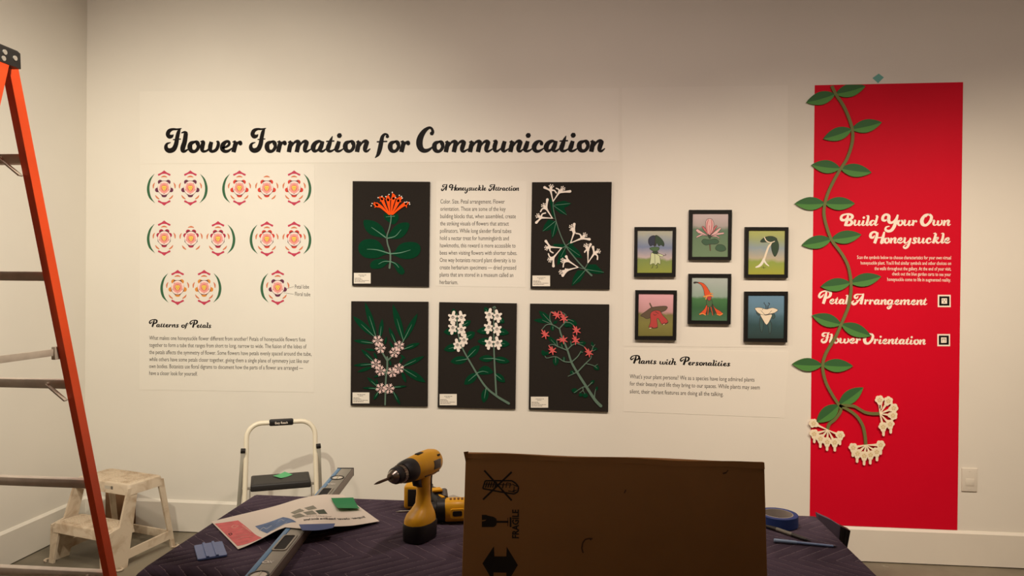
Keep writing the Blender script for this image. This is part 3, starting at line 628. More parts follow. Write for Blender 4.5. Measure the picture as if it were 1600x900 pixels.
painting([(52,533),(311,535),(306,847),(48,843)], [(72,555),(290,557),(285,820),(68,820)], 'framed painting of a red bell flower under a brown leaf hat, lower left',
 [(0,(118,112,52)),(.3,(134,128,66)),(.5,(126,118,70)),(.58,(198,150,150)),(1,(226,170,178))],
 [('s','brown',[(156,644,9),(148,630,9),(142,616,8)]),('c','brown',[(84,692),(120,664),(160,640),(246,634),(240,660),(190,680),(130,712),(100,700)]),('c','brick',[(146,680),(170,662),(204,664),(222,690),(250,720),(254,738),(220,748),(196,712),(186,716),(190,766),(160,770),(136,768),(146,730)]),
  ('s','ink',[(138,768,4),(152,764,3),(166,772,4),(190,766,4)]),('s','ink',[(220,748,4),(232,738,3),(240,744,4),(256,734,4)]),('s','cream',[(140,771,4),(150,771,4)]),('s','cream',[(226,749,3),(234,745,3)]),('s','ink',[(164,682,2),(172,690,3),(184,686,2)]),('s','ink',[(176,668,3),(196,680,3)])])
painting([(385,431),(651,432),(646,747),(380,744)], [(405,453),(630,455),(626,725),(402,722)], 'framed painting of an orange flower figure in a tall pointed hat, lower middle',
 [(0,(74,112,82)),(.28,(52,100,58)),(.5,(72,122,72)),(.56,(150,170,156)),(1,(176,186,180))],
 [('p','dark_green',[(504,600),(524,600),(556,668),(540,690),(520,666),(500,686),(484,672)]),('c','orange',[(502,612),(484,650),(456,678),(452,688),(476,684),(490,684),(500,650)]),('c','orange',[(528,612),(552,646),(590,670),(596,688),(572,692),(560,680),(546,650)]),('s','amber',[(454,684,7),(470,680,5),(490,688,6)]),('s','amber',[(562,684,5),(580,690,6),(596,680,6)]),
  ('s','orange',[(508,640,5),(504,688,3)]),('s','orange',[(524,640,5),(536,690,3)]),('c','green',[(496,598),(516,590),(532,600),(528,632),(512,640),(500,630)]),('c','orange',[(436,484),(470,488),(496,510),(520,550),(526,572),(508,578),(486,568),(478,530),(462,500)]),('s','ink',[(420,487,12),(432,485,9),(444,487,5)]),
  ('c','brick',[(500,572),(514,566),(526,574),(524,592),(512,600),(502,590)]),('s','amber',[(480,574,8),(500,570,9),(520,566,9),(536,572,7)]),('s','amber',[(500,570,6),(492,590,6)]),('s','amber',[(520,552,6),(536,556,5)])])
painting([(735,542),(1005,542),(1000,860),(731,856)], [(757,565),(983,565),(980,835),(753,835)], 'framed painting of a cream flower figure on blue green ground, lower right',
 [(0,(40,62,60)),(.3,(48,78,82)),(.5,(74,108,122)),(.62,(96,132,152)),(1,(104,142,170))],
 [('c','blue_green',[(836,700),(852,730),(850,770),(842,798),(832,770),(828,730)]),('c','blue_green',[(886,720),(902,740),(902,780),(892,808),(884,770),(880,744)]),('p','blue_green',[(806,660),(818,664),(828,690),(824,694),(810,680)]),('c','blue_green',[(896,690),(918,680),(926,700),(914,712),(902,704)]),
  ('c','cream',[(832,684),(866,690),(906,686),(894,720),(878,746),(868,748),(854,728)]),('c','cream',[(800,646),(830,642),(870,652),(910,644),(942,656),(934,668),(914,678),(880,684),(850,688),(826,680),(808,664)]),('s','ink',[(836,660,2),(870,690,2),(904,662,2)]),
  ('s','ink',[(868,652,3),(866,628,3),(856,616,3),(858,612,5)]),('s','ink',[(880,652,3),(884,630,3),(892,620,3),(884,614,5)]),('s','ink',[(874,654,2),(876,630,3)]),('s','ink',[(846,658,2),(850,648,2)])])

# ------------------------------------------------------------------ red banner
mb = MB(); mb.plate(quad_px([(1273,133.4),(1504.5,128.5),(1495.5,828),(1265,819)]), -0.0022, 0.002)
BN = tag(mb.build('wall_banner', M_red, smooth=False), 'tall red vinyl banner reading Build Your Own Honeysuckle at the right of the wall', 'banner')
YR = -0.0027
heading(BN, zoom(1300,325,8), [('Build',95,222,576,223),('Your',614,221,1060,223),('Own',1100,221,1482,222),('Honeysuckle',465,443,1478,443)], 72, 'heading', M_cream, YR)
heading(BN, zoom(1270,450,6.957), [('Petal',55,172,388,177),('Arrangement',416,178,1242,185)], 56, 'subheading', M_cream, YR)
heading(BN, zoom(1270,450,6.957), [('Flower',85,598,518,604),('Orientation',546,606,1228,616)], 56, 'subheading', M_cream, YR)
lines(BN, zoom(1230,110,2.648), [('Scan the symbols below to choose characteristics for your own virtual',288,780,677,782),("honeysuckle plant. You'll find similar symbols and other choices on",303,803,677,805),('the walls throughout the gallery. At the end of your visit,',360,826,677,828),('check out the blue garden carts to see your',433,848,676,851),('honeysuckle come to life in augmented reality.',413,871,676,874)], 14, m=M_cream, bold=0.006, y=YR)
Zs = zoom(1450,450,9)
for x0, y0, x1, y1, face in ((133,96,316,269,0),(127,647,307,818,1)):
    mb = MB()
    def rc(a, b, c, d, y, m): mb.plate([Zs(x0+(x1-x0)*p, y0+(y1-y0)*q) for p, q in ((a,b),(c,b),(c,d),(a,d))], y, 0, m)
    rc(0,0,1,1,YR,0); rc(.12,.12,.9,.88,YR-.0002,1); rc(.29,.28,.72,.72,YR-.0004,0)
    for a, b, c, d in (((.36,.38,.45,.44),(.56,.38,.65,.44),(.47,.52,.53,.56),(.44,.58,.58,.62)) if not face else ((.35,.38,.66,.41),(.37,.44,.46,.48),(.55,.44,.64,.48),(.36,.56,.46,.6),(.55,.56,.65,.6))): rc(a,b,c,d,YR-.0006,1)
    mb.build('marker_symbol', [M_cream, M_ink], BN, smooth=False)

# vine cut out of board, standing a little proud of the banner
V = empty('honeysuckle_vine', onY(1311, 634, -0.003)); tag(V, 'green vine cutout with leaf pairs and cream flower clusters running down the red banner', 'vine')
M_vs = mat('vine_stem', (110,112,58), 0.7); M_vd = mat('vine_leaf_dark', (46,98,48), 0.7); M_vl = mat('vine_leaf_light', (76,136,60), 0.7); M_ve = mat('vine_cut_edge', (98,106,54), 0.8)
YV = -0.0115; zi = zoom(0, 0, 1, YV); pw = abs(zi(1300,400)[0]-zi(1301,400)[0])
stem = [(1300,134),(1306,147),(1318,165),(1328,188),(1332.5,207),(1331,226),(1323,249),(1312,266),(1299,290),(1291,310),(1287.5,330),(1290,348),(1299,374),(1315,396),(1325,415),(1329.3,436),(1330,452),(1328.3,467),(1325.5,480),(1320.5,493),(1314,508),(1306,526),(1297,541),(1289.5,555),(1285.5,573),(1290,596),(1300,616),(1311,633)]
mb = MB(); mb.ribbon(spline([(*zi(a, b), 4.6*pw) for a, b in stem], 4), YV-0.0008, 0, 0.009, cap=False)
mb.build('stem', M_vs, V, smooth=False)
zb = zoom(1240, 600, 6.4263, YV)
for br in ([(462,210),(474,270),(420,350),(358,405),(342,462)],[(470,220),(560,265),(640,330),(695,420),(718,520),(726,612)],[(470,215),(600,222),(665,255),(720,285),(790,298),(868,298)]):
    mb = MB(); mb.ribbon(spline([(*zb(*p), 4.6*pw) for p in br], 5), YV-0.0006, 0, 0.0088); mb.build('branch', M_vs, V, smooth=False)
def vleaf(base, tip, wd=20.5, Zq=None, crop=None):
    Zq = Zq or zi; b = Vector(base); d = Vector(tip)-b; n = Vector((d.y, -d.x)).normalized()
    if n.y > 0: n = -n                                   # n points up in the picture (y down)
    N = 10; top = []; bot = []; mid = []
    for i in range(N+1):
        s_ = i/N; pr = sin(pi*s_**0.92)**0.85 if 0 < s_ < 1 else 0
        c = b+d*s_; top.append(c+n*wd*0.5*pr); bot.append(c-n*wd*0.5*pr); mid.append(c-n*wd*0.06*sin(pi*s_))
    if crop:
        for L in (top, bot, mid):
            for p in L: p.y = max(p.y, crop)
    mb = MB(); q = [Zq(p.x, p.y) for p in top+bot[-2:0:-1]]
    mb.plate(q, YV, 0.0085, 1, 2)
    mb.plate([Zq(p.x, p.y) for p in top+mid[-2:0:-1]], YV-0.0002, 0, 0)
    mb.build('leaf', [M_vd, M_vl, M_ve], V, smooth=False)
for nd, l, r in (((1305,147),(1260,160),None),((1331,202),(1286.5,217),(1378,191)),((1313,263),(1268,257.5),(1362,269.5)),((1289,318),(1242,318),(1336,318)),((1299,374),(1253,383),(1346,366.5)),((1329,442),(1282.5,448),(1377,432)),((1314.5,507),(1269,493),(1361,525)),((1285,570.5),(1238,569),(1333,572))):
    vleaf(nd, l)
    if r: vleaf(nd, r)
vleaf((1306,147), (1352.5,134.5), crop=132.2)
vleaf((1311,633), (1349,605.5)); vleaf((1311,633), (1276,660), 22)
M_fc = mat('flower_cream', (250,234,202), 0.7, var=0.03, scale=40); M_fd = mat('flower_centre', (184,150,100), 0.7)
def vflower(join, head, tab, idx):
    mb = MB(); u = pw/6.4263; y = YV-0.001-0.0006*(idx % 6); x, yy = head
    def rb(l, m=0, dy=0.0): mb.ribbon(spline([(*zb(a, b), c*u) for a, b, c in l], 3), y-dy, m, 0.004 if dy == 0 else 0)
    rb([(join[0],join[1],8),((join[0]+x)/2,(join[1]+yy)/2,18),(x,yy,34)])
    if tab: rb([(x,yy,30),(tab[0],tab[1]-30,26),(tab[0],tab[1],25)])
    d = Vector((x-join[0], yy-join[1])).normalized() if not tab else Vector((tab[0]-x, tab[1]-yy)).normalized()*-1
    pts = []; px_, py_ = -d.y, d.x                           # scalloped crown of five lobes, narrowing towards the tube
    for k in range(41):
        a = radians(-128+256*k/40); rr = 39+8*abs(sin(2.5*(a-radians(-128))*1.125))
        pts.append(zb(x+d.x*(rr*cos(a)*0.92+4)+px_*rr*sin(a), yy+d.y*(rr*cos(a)*0.92+4)+py_*rr*sin(a)))
    for q, e in ((-46, 20), (-52, 0), (-46, -20)): pts.append(zb(x+d.x*q+px_*e, yy+d.y*q+py_*e))
    mb.plate(pts, y-0.0008, 0.003)
    mb.plate([zb(*p) for p in blob(x, yy, 24, 24)], y-0.0012, 0, 2)
    for a, b in ((-13,-2),(0,-12),(13,-2),(-8,12),(8,12)): mb.ribbon([(*zb(x+a*.8,yy+b*.8),4*u),(*zb(x+a*1.5,yy+b*1.5),4*u)], y-0.0015, 1)
    mb.build('flower', [M_fc, M_fd, mat('flower_face',(240,218,174),0.7)], V, smooth=False)
for J, hs in (((345,462),[((200,395),None),((205,500),(208,582)),((268,548),(268,630)),((335,580),(335,660)),((410,585),(412,666)),((465,515),(463,602))]),
  ((728,612),[((597,638),(595,720)),((640,697),(637,780)),((707,720),(707,806)),((770,710),(768,796)),((832,680),(835,764)),((870,610),(872,698))]),
  ((866,298),[((862,160),(873,240)),((950,170),None),((1002,240),None),((995,315),None),((965,402),(973,486)),((895,428),(900,512))])):
    for i, (h, tb) in enumerate(hs): vflower(J, h, tb, i)

# small wall things
mb = MB(); mb.plate(quad_px([(1363,122),(1373,115),(1381,121),(1372,130)]), -0.0008, 0.0006)
tag(mb.build('tape_scrap', mat('teal_tape',(112,178,166),0.7)), 'small torn piece of teal tape stuck above the red banner', 'tape')
a = onY(1502.5, 731); b = onY(1526, 768); P = empty('wall_plate', ((a.x+b.x)/2, 0, b.z)); tag(P, 'white blank wall plate right of the red banner above the baseboard', 'wall plate')
M_pl = mat('plate_plastic', (226,218,204), 0.4)
mb = MB(); mb.box(((a.x+b.x)/2, -0.0035, (a.z+b.z)/2), (b.x-a.x, 0.0066, a.z-b.z), 0, 0.0025, 3); mb.build('plate', M_pl, P)
mb = MB(); mb.box(((a.x+b.x)/2, -0.0078, (a.z+b.z)/2-0.012), ((b.x-a.x)*0.55, 0.002, (a.z-b.z)*0.3), 0, 0.0008); mb.build('insert', M_pl, P)
mb = MB()
for s_ in (-1, 1): mb.tube([((a.x+b.x)/2, -0.0066, (a.z+b.z)/2+s_*0.048), ((a.x+b.x)/2, -0.0078, (a.z+b.z)/2+s_*0.048)], 0.003, 10)
mb.build('screw', M_pl, P)
a = onY(164, 772, -0.04); b = onY(201, 818, -0.04)
mb = MB(); mb.box((a.x+0.09, -0.026, 0.15), (0.18, 0.02, 0.30), 0, 0.001)
tag(mb.build('wood_board', mat('brown_wood',(120,86,56),0.6,var=0.25,scale=14)), 'brown wooden board standing against the baseboard behind the step stool', 'board')

# ------------------------------------------------------------------ orange step ladder, frame left
M_fg = mat('orange_fibreglass', (240,80,22), 0.45, var=0.06, scale=9, spec=0.5); M_al = mat('dull_aluminium', (205,194,180), 0.45, metal=0.0, var=0.1, scale=25)
M_blk = mat('black_plastic', (26,23,22), 0.5); M_rub = mat('rubber', (30,28,27), 0.8); M_riv = mat('rivet', (225,220,210), 0.3, metal=0.6)
LX0, LX1 = -1.4435, -1.93                       # inner faces of the right and left rails at the rear
def yrear(z): return -2.336+(1.8208-z)/0.3048*0.0795
def yfront(z): return -2.452-(2.03-z)*0.285
L = empty('step_ladder', (-1.69, -2.4, 0)); tag(L, 'tall orange fibreglass step ladder with a black cap at the left edge', 'ladder')
for side in (0, 1):
    def rail(yf, x0, wid, dep, flare):
        mb = MB(); rings = []
        for z in (0.03, 2.05):
            xx = x0+(flare*(2.05-z)); y = yf(z); s_ = 1 if not side else -1
            q = [(xx, y), (xx+s_*wid, y), (xx+s_*wid, y+dep), (xx, y+dep)]
            if side: q = q[::-1]
            rings.append([(a, b, z) for a, b in q])
        mb.loft(rings); o = mb.build('rail', M_fg, L, smooth=False); return o
    if not side: rail(yrear, LX0-0.003, 0.0205, 0.032, 0.011); rail(lambda z: yfront(z), -1.432, 0.03, 0.03, 0.03)
    else: rail(yrear, LX1, 0.0205, 0.032, -0.011); rail(lambda z: yfront(z), LX1-0.012, 0.03, 0.03, -0.03)
for k in range(6):
    z = 1.8208-0.3048*k
    if z > 0.2:
        y = yrear(z)+0.002; xr = LX0-0.003+0.011*(2.05-z); xl = LX1-0.011*(2.05-z)
        mb = MB(); mb.box(((xr+xl)/2, y+0.014, z), (xr-xl, 0.026, 0.0255), 0, 0.002)
        c = mb.build('crossbar', M_al, L)
        if k % 2 == 0:
            mb = MB(); mb.bar((xr-0.055, y-0.002, z), (xr+0.003, y-0.002, z-0.045), 0.004, 0.014, 0, (0, -1, 0)); mb.tube([(xr-0.053, y+0.001, z), (xr-0.053, y-0.006, z)], 0.005, 8); mb.build('brace', M_al, L)
            mb = MB(); mb.bar((xl+0.055, y-0.002, z), (xl-0.003, y-0.002, z-0.045), 0.004, 0.014, 0, (0, -1, 0)); mb.build('brace', M_al, L)
    zf_ = 0.3048*(k+1)-0.01
    if zf_ < 2.0:
        y = yfront(zf_); mb = MB(); mb.box(((-1.432+LX1)/2, y+0.045, zf_), (-1.432+0.03*(2.05-zf_)-LX1+0.03*(2.05-zf_), 0.075, 0.025), 0, 0.002); mb.build('step', M_al, L)
zs = 1.305
for xx in (LX0+0.003, LX1+0.003):
    ya = yrear(zs); yb_ = yfront(zs)+0.03; ym = (ya+yb_)/2
    mb = MB(); mb.box((xx-0.006, (ya+ym)/2+0.006, zs), (0.004, ya-ym+0.02, 0.019), 0, 0.001); mb.box((xx-0.0105, (yb_+ym)/2-0.006, zs), (0.004, ym-yb_+0.02, 0.019), 0, 0.001)
    mb.tube([(xx-0.014, ym, zs), (xx, ym, zs)], 0.006, 10); mb.tube([(xx-0.014, ym-0.02, zs), (xx+0.001, ym-0.02, zs)], 0.004, 10)
    mb.box((xx-0.004, ya-0.002, zs-0.002), (0.012, 0.02, 0.036), 0, 0.002); mb.build('spreader', M_al, L)
mb = MB(); cx0, cx1 = -1.402, -1.972
mb.loft([[(x, y, z) for x, z in ((cx0+0.002, 2.036), (cx0, 2.075), (cx0-0.008, 2.082), (cx1+0.008, 2.082), (cx1, 2.075), (cx1-0.002, 2.036))] for y in (-2.385, -2.395, -2.565, -2.575)])
cp = mb.build('top_cap', M_blk, L, smooth=False)
mb = MB()
for yy, zz in ((-2.407, 2.064), (-2.405, 2.056)): pass
for px, py in ((7.6,81.5),(23.6,91),(5.6,91.2)):
    d = ray(px, py); q = CAM+d*((cx0+0.0015-CAM.x)/d.x); mb.tube([(cx0-0.001, q.y, q.z), (cx0+0.003, q.y, q.z)], 0.0062, 12)
mb.build('rivet', M_riv, cp)
for z0, yf, xs in ((0, yrear, (LX0+0.018, LX1-0.03)), (0, yfront, (-1.36, LX1-0.075))):
    for x in xs: mb = MB(); mb.box((x+0.01, yf(0)+0.016, 0.02), (0.04, 0.07, 0.04), 0, 0.006); mb.build('foot', M_rub, L)

# ------------------------------------------------------------------ plastic two-step stool
def stained(name, base, dirt):
    M = bpy.data.materials.new(name); M.use_nodes = True; nt = M.node_tree; b = nt.nodes['Principled BSDF']
    tc = nt.nodes.new('ShaderNodeTexCoord'); n = nt.nodes.new('ShaderNodeTexNoise'); n.inputs['Scale'].default_value = 13; n.inputs['Detail'].default_value = 7; n.inputs['Distortion'].default_value = 0.6
    r = nt.nodes.new('ShaderNodeValToRGB'); r.color_ramp.elements[0].position = 0.48; r.color_ramp.elements[1].position = 0.74
    r.color_ramp.elements[0].color = (*srgb(base), 1); r.color_ramp.elements[1].color = (*srgb(dirt), 1)
    nt.links.new(tc.outputs['Object'], n.inputs['Vector']); nt.links.new(n.outputs['Fac'], r.inputs['Fac']); nt.links.new(r.outputs['Color'], b.inputs['Base Color']); b.inputs['Roughness'].default_value = 0.55
    return M
M_st = stained('worn_beige_plastic', (206,188,164), (166,140,112))
S = empty('step_stool', (-2.775, -0.52, 0), radians(-16)); tag(S, 'beige plastic two-step stool with brown stains in the left corner', 'step stool')
SM = root_mat[S]
def sb(): m_ = MB(); m_.X = SM; return m_
def tray(z, x0, x1, y0, y1, ap, tf, name):
    m_ = sb(); n_ = []
    def ring(e, zz, r=0.02):
        out = []
        for cx, cy, a0 in ((x1+e-r, y1+e-r, 0), (x0-e+r, y1+e-r, 90), (x0-e+r, y0-e+r, 180), (x1+e-r, y0-e+r, 270)):
            for k in range(4): a = radians(a0+30*k); out.append((cx+r*cos(a), cy+r*sin(a), zz))
        return out
    m_.loft([ring(0.008, z-ap), ring(0.002, z-0.012), ring(-0.001, z-0.004), ring(-0.007, z)])
    o = m_.build(name, M_st, S)
    m_ = sb(); rows = 9; cols = 15                              # raised tread pattern
    for i in range(cols):
        for j in range(rows):
            m_.box((x0+0.03+(x1-x0-0.06)*i/(cols-1), y0+0.025+(y1-y0-0.05)*j/(rows-1), z+0.0006), (0.016, 0.009, 0.0022))
    m_.build('tread_pattern', M_st, o, smooth=False); return o
top = tray(0.42, 0.0, 0.395, 0.135, 0.35, 0.055, 0, 'top_step')
tray(0.215, 0.012, 0.40, 0.0, 0.165, 0.05, 0, 'lower_step')
def side_panel(xa, xb, sgn):
    """right/left side: wide front leg, rear leg and low rail, leaning outwards to the floor"""
    m_ = sb(); th = 0.012
    def pan(pts):
        out = [(xa+(xb-xa)*(0.42-z)/0.42, y, z) for y, z in pts]; inn = [(p[0]-sgn*th, p[1], p[2]) for p in out]
        r0, r1 = (out, inn) if sgn > 0 else (inn, out)
        m_.loft([r1, r0])
    pan([(0.092,0.0),(0.104,0.0),(0.20,0.40),(0.13,0.405),(0.125,0.38),(0.055,0.20),(-0.002,0.19),(-0.004,0.0)][::-1] if False else [(0.0,0.0),(0.105,0.0),(0.185,0.37),(0.185,0.40),(0.128,0.40),(0.07,0.215),(0.0,0.20)])
    pan([(0.392,0.0),(0.418,0.0),(0.357,0.40),(0.325,0.40),(0.325,0.37)])
    pan([(0.112,0.04),(0.40,0.055),(0.394,0.10),(0.122,0.085)])
    m_.build('side_frame', M_st, S, smooth=False)
side_panel(0.397, 0.424, 1); side_panel(-0.002, -0.02, -1)
for x, dx in ((0.012, -0.022), (0.352, 0.018)):                   # front legs under the lower step, splayed feet
    m_ = sb(); w_ = 0.048
    m_.loft([[(x+dx, -0.012, 0), (x+dx+w_*0.72, -0.012, 0), (x+dx+w_*0.72, 0.0, 0), (x+dx, 0.0, 0)], [(x, -0.004, 0.19), (x+w_, -0.004, 0.19), (x+w_, 0.008, 0.19), (x, 0.008, 0.19)]]); m_.build('leg', M_st, S, smooth=False)
for x, y in ((-0.022, 0.0), (0.425, 0.41), (0.424, 0.05), (-0.03, 0.41)):
    m_ = sb(); s_ = 1 if x > 0.2 else -1
    m_.tube([(x, y-0.018, 0.008), (x+s_*0.016, y-0.014, 0.008), (x+s_*0.022, y, 0.008), (x+s_*0.016, y+0.014, 0.008), (x, y+0.018, 0.008)], 0.0055, 8); m_.build('foot_loop', M_st, S)
m_ = sb(); m_.box((0.197, 0.392, 0.075), (0.42, 0.012, 0.045), 0, 0.003); m_.build('rear_rail', M_st, S)
m_ = sb(); m_.plate([(0.225,0.385),(0.265,0.385),(0.265,0.402),(0.225,0.402)], 0.129, 0.0008); m_.plate([(0.27,0.385),(0.285,0.385),(0.285,0.402),(0.27,0.402)], 0.129, 0.0008, 1)
c = m_.build('sticker', [mat('sticker_grey',(196,186,170),0.5), mat('sticker_dark',(110,102,92),0.5)], S, smooth=False); c['label'] = 'small grey sticker'

# ------------------------------------------------------------------ white folding step ladder
M_wt = mat('white_tube', (232,222,198), 0.35); M_gt = mat('grey_tube', (200,196,182), 0.45)
TA = Vector((-1.690, -0.505, 0.44)); TB = Vector((-1.405, -0.375, 0.44)); TC = (TA+TB)/2
ex = (TB-TA).normalized(); ey = Vector((-ex.y, ex.x, 0)); Wd = (TB-TA).length
K = empty('folding_step_ladder', (TC.x, TC.y, 0)); tag(K, 'white tubular folding step ladder with black treads behind the table', 'step ladder')
def kp(a, b, z): return Vector((TC.x, TC.y, 0))+ex*a+ey*b+Vector((0, 0, z))
hw = Wd/2+0.018
def lean(z): return 0.0+(z-0.44)*0.22
hp = [kp(-hw-0.012, lean(0.0), 0.012), kp(-hw-0.004, lean(0.44), 0.44), kp(-hw, lean(0.62), 0.62)]
R_ = 0.075; zt = 0.752
for k in range(7):
    a = pi-k*pi/12; hp.append(kp(-hw+R_+R_*cos(a), lean(zt-R_+R_*sin(a)), zt-R_+R_*sin(a)))
hp2 = [kp(-((p-kp(0,0,0)).dot(ex)), (p-kp(0,0,0)).dot(ey), p.z) for p in hp][::-1]
mb = MB(); mb.tube(hp+hp2, 0.0125, 12); mb.build('hoop_frame', M_wt, K, angle=50)
mb = MB(); g0 = kp(-0.062, lean(zt)-0.001, zt); g1 = kp(0.062, lean(zt)-0.001, zt); mb.bar(g0, g1, 0.032, 0.034, 0, (0, 0, 1), 0.008); gr = mb.build('grip', M_blk, K)
mb = MB(); text_into(mb, 'Easy Reach', (-0.032, -0.006), (0.032, -0.006), 0.012, lambda a, b: kp(a, lean(zt)-0.0185, zt+b), bold=0.01); mb.build('lettering', M_cream, gr, smooth=False)
def tread(z, b0, b1, name):
    m_ = MB(); h_ = 0.036; w_ = Wd/2-0.004
    m_.box(kp(0, (b0+b1)/2, z-h_/2), (2*w_, b1-b0, h_), 0, 0.008, 3, Matrix((ex, ey, Vector((0, 0, 1)))).transposed().to_3x3())
    m_.box(kp(0, (b0+b1)/2, z-0.0005), (2*w_-0.03, b1-b0-0.03, 0.003), 0, 0.001, 1, Matrix((ex, ey, Vector((0, 0, 1)))).transposed().to_3x3())
    return m_.build(name, mat('black_tread',(38,35,33),0.55,var=0.1,scale=120), K)
tread(0.442, 0.0, 0.205, 'tread'); tread(0.22, -0.075, 0.10, 'tread')
for s_ in (-1, 1):
    m_ = MB(); a = s_*(hw+0.022); top_ = kp(a-s_*0.006, 0.02, 0.615); m_.bar(top_, kp(a+s_*0.035, 0.30, 0.012), 0.022, 0.022, 0, ey, 0.002)
    lg = m_.build('rear_leg', M_gt, K)
    m_ = MB(); m_.bar(top_+(top_-kp(a+s_*0.035, 0.30, 0.012)).normalized()*0.016, top_, 0.024, 0.024, 0, ey, 0.002); m_.build('cap', M_blk, lg)
    m_ = MB(); m_.tube([kp(s_*(Wd/2-0.005), 0.012, 0.425), kp(s_*(hw+0.02), 0.012, 0.425)], 0.007, 10); m_.tube([kp(s_*(hw-0.02), 0.012, 0.42), kp(s_*(hw-0.02), -0.05, 0.23)], 0.0035, 8); m_.build('hinge_rod', mat('steel',(190,184,174),0.3,metal=0.8), K)
    m_ = MB(); m_.bar(kp(s_*(hw+0.016), 0.0, 0.40), kp(s_*(hw+0.018), 0.13, 0.40), 0.004, 0.02, 0); m_.build('link', M_blk, K)
M_gn = mat('green_note', (90,178,118), 0.7); M_gn2 = mat('deep_green_note', (44,140,84), 0.7); M_bn = mat('blue_note', (86,102,146), 0.7)
def note(name, corners, M, label, bow, n=8, group=None):
    """thin square note lying between four 3D corners, with its middle bowed up"""
    A, B_, C_, D_ = [Vector(c) for c in corners]; m_ = MB(); vs = []; fs = []
    for i in range(n+1):
        for j in range(n+1):
            u, v = i/n, j/n; p = (A*(1-u)+B_*u)*(1-v)+(D_*(1-u)+C_*u)*v; p.z += bow(u, v); vs.append(p)
    nn = (B_-A).cross(D_-A).normalized()*0.0004
    if nn.z < 0: nn = -nn
    N = len(vs); vs = [p+nn for p in vs]+[p-nn for p in vs]
    for i in range(n):
        for j in range(n): a = i*(n+1)+j; fs += [(a, a+n+1, a+n+2, a+1), (N+a, N+a+1, N+a+n+2, N+a+n+1)]
    rim = [i*(n+1) for i in range(n+1)]+[n*(n+1)+j for j in range(1, n+1)]+[i*(n+1)+n for i in range(n-1, -1, -1)]+[j for j in range(n-1, 0, -1)]
    for k in range(len(rim)): a, b = rim[k], rim[(k+1) % len(rim)]; fs.append((a, b, b+N, a+N))
    m_.add(vs, fs); o = m_.build(name, M, angle=60); return tag(o, label, 'sticky note', group)
zt_ = 0.4435
note('sticky_note', [onZ(426.5,744.5,zt_), onZ(445,738,zt_), onZ(457,742.5,zt_), onZ(438.5,748,zt_)], M_gn, 'light green sticky note lying on the top tread of the white step ladder', lambda u, v: 0.0008+0.003*(2*u-1)**2, group='sticky notes')

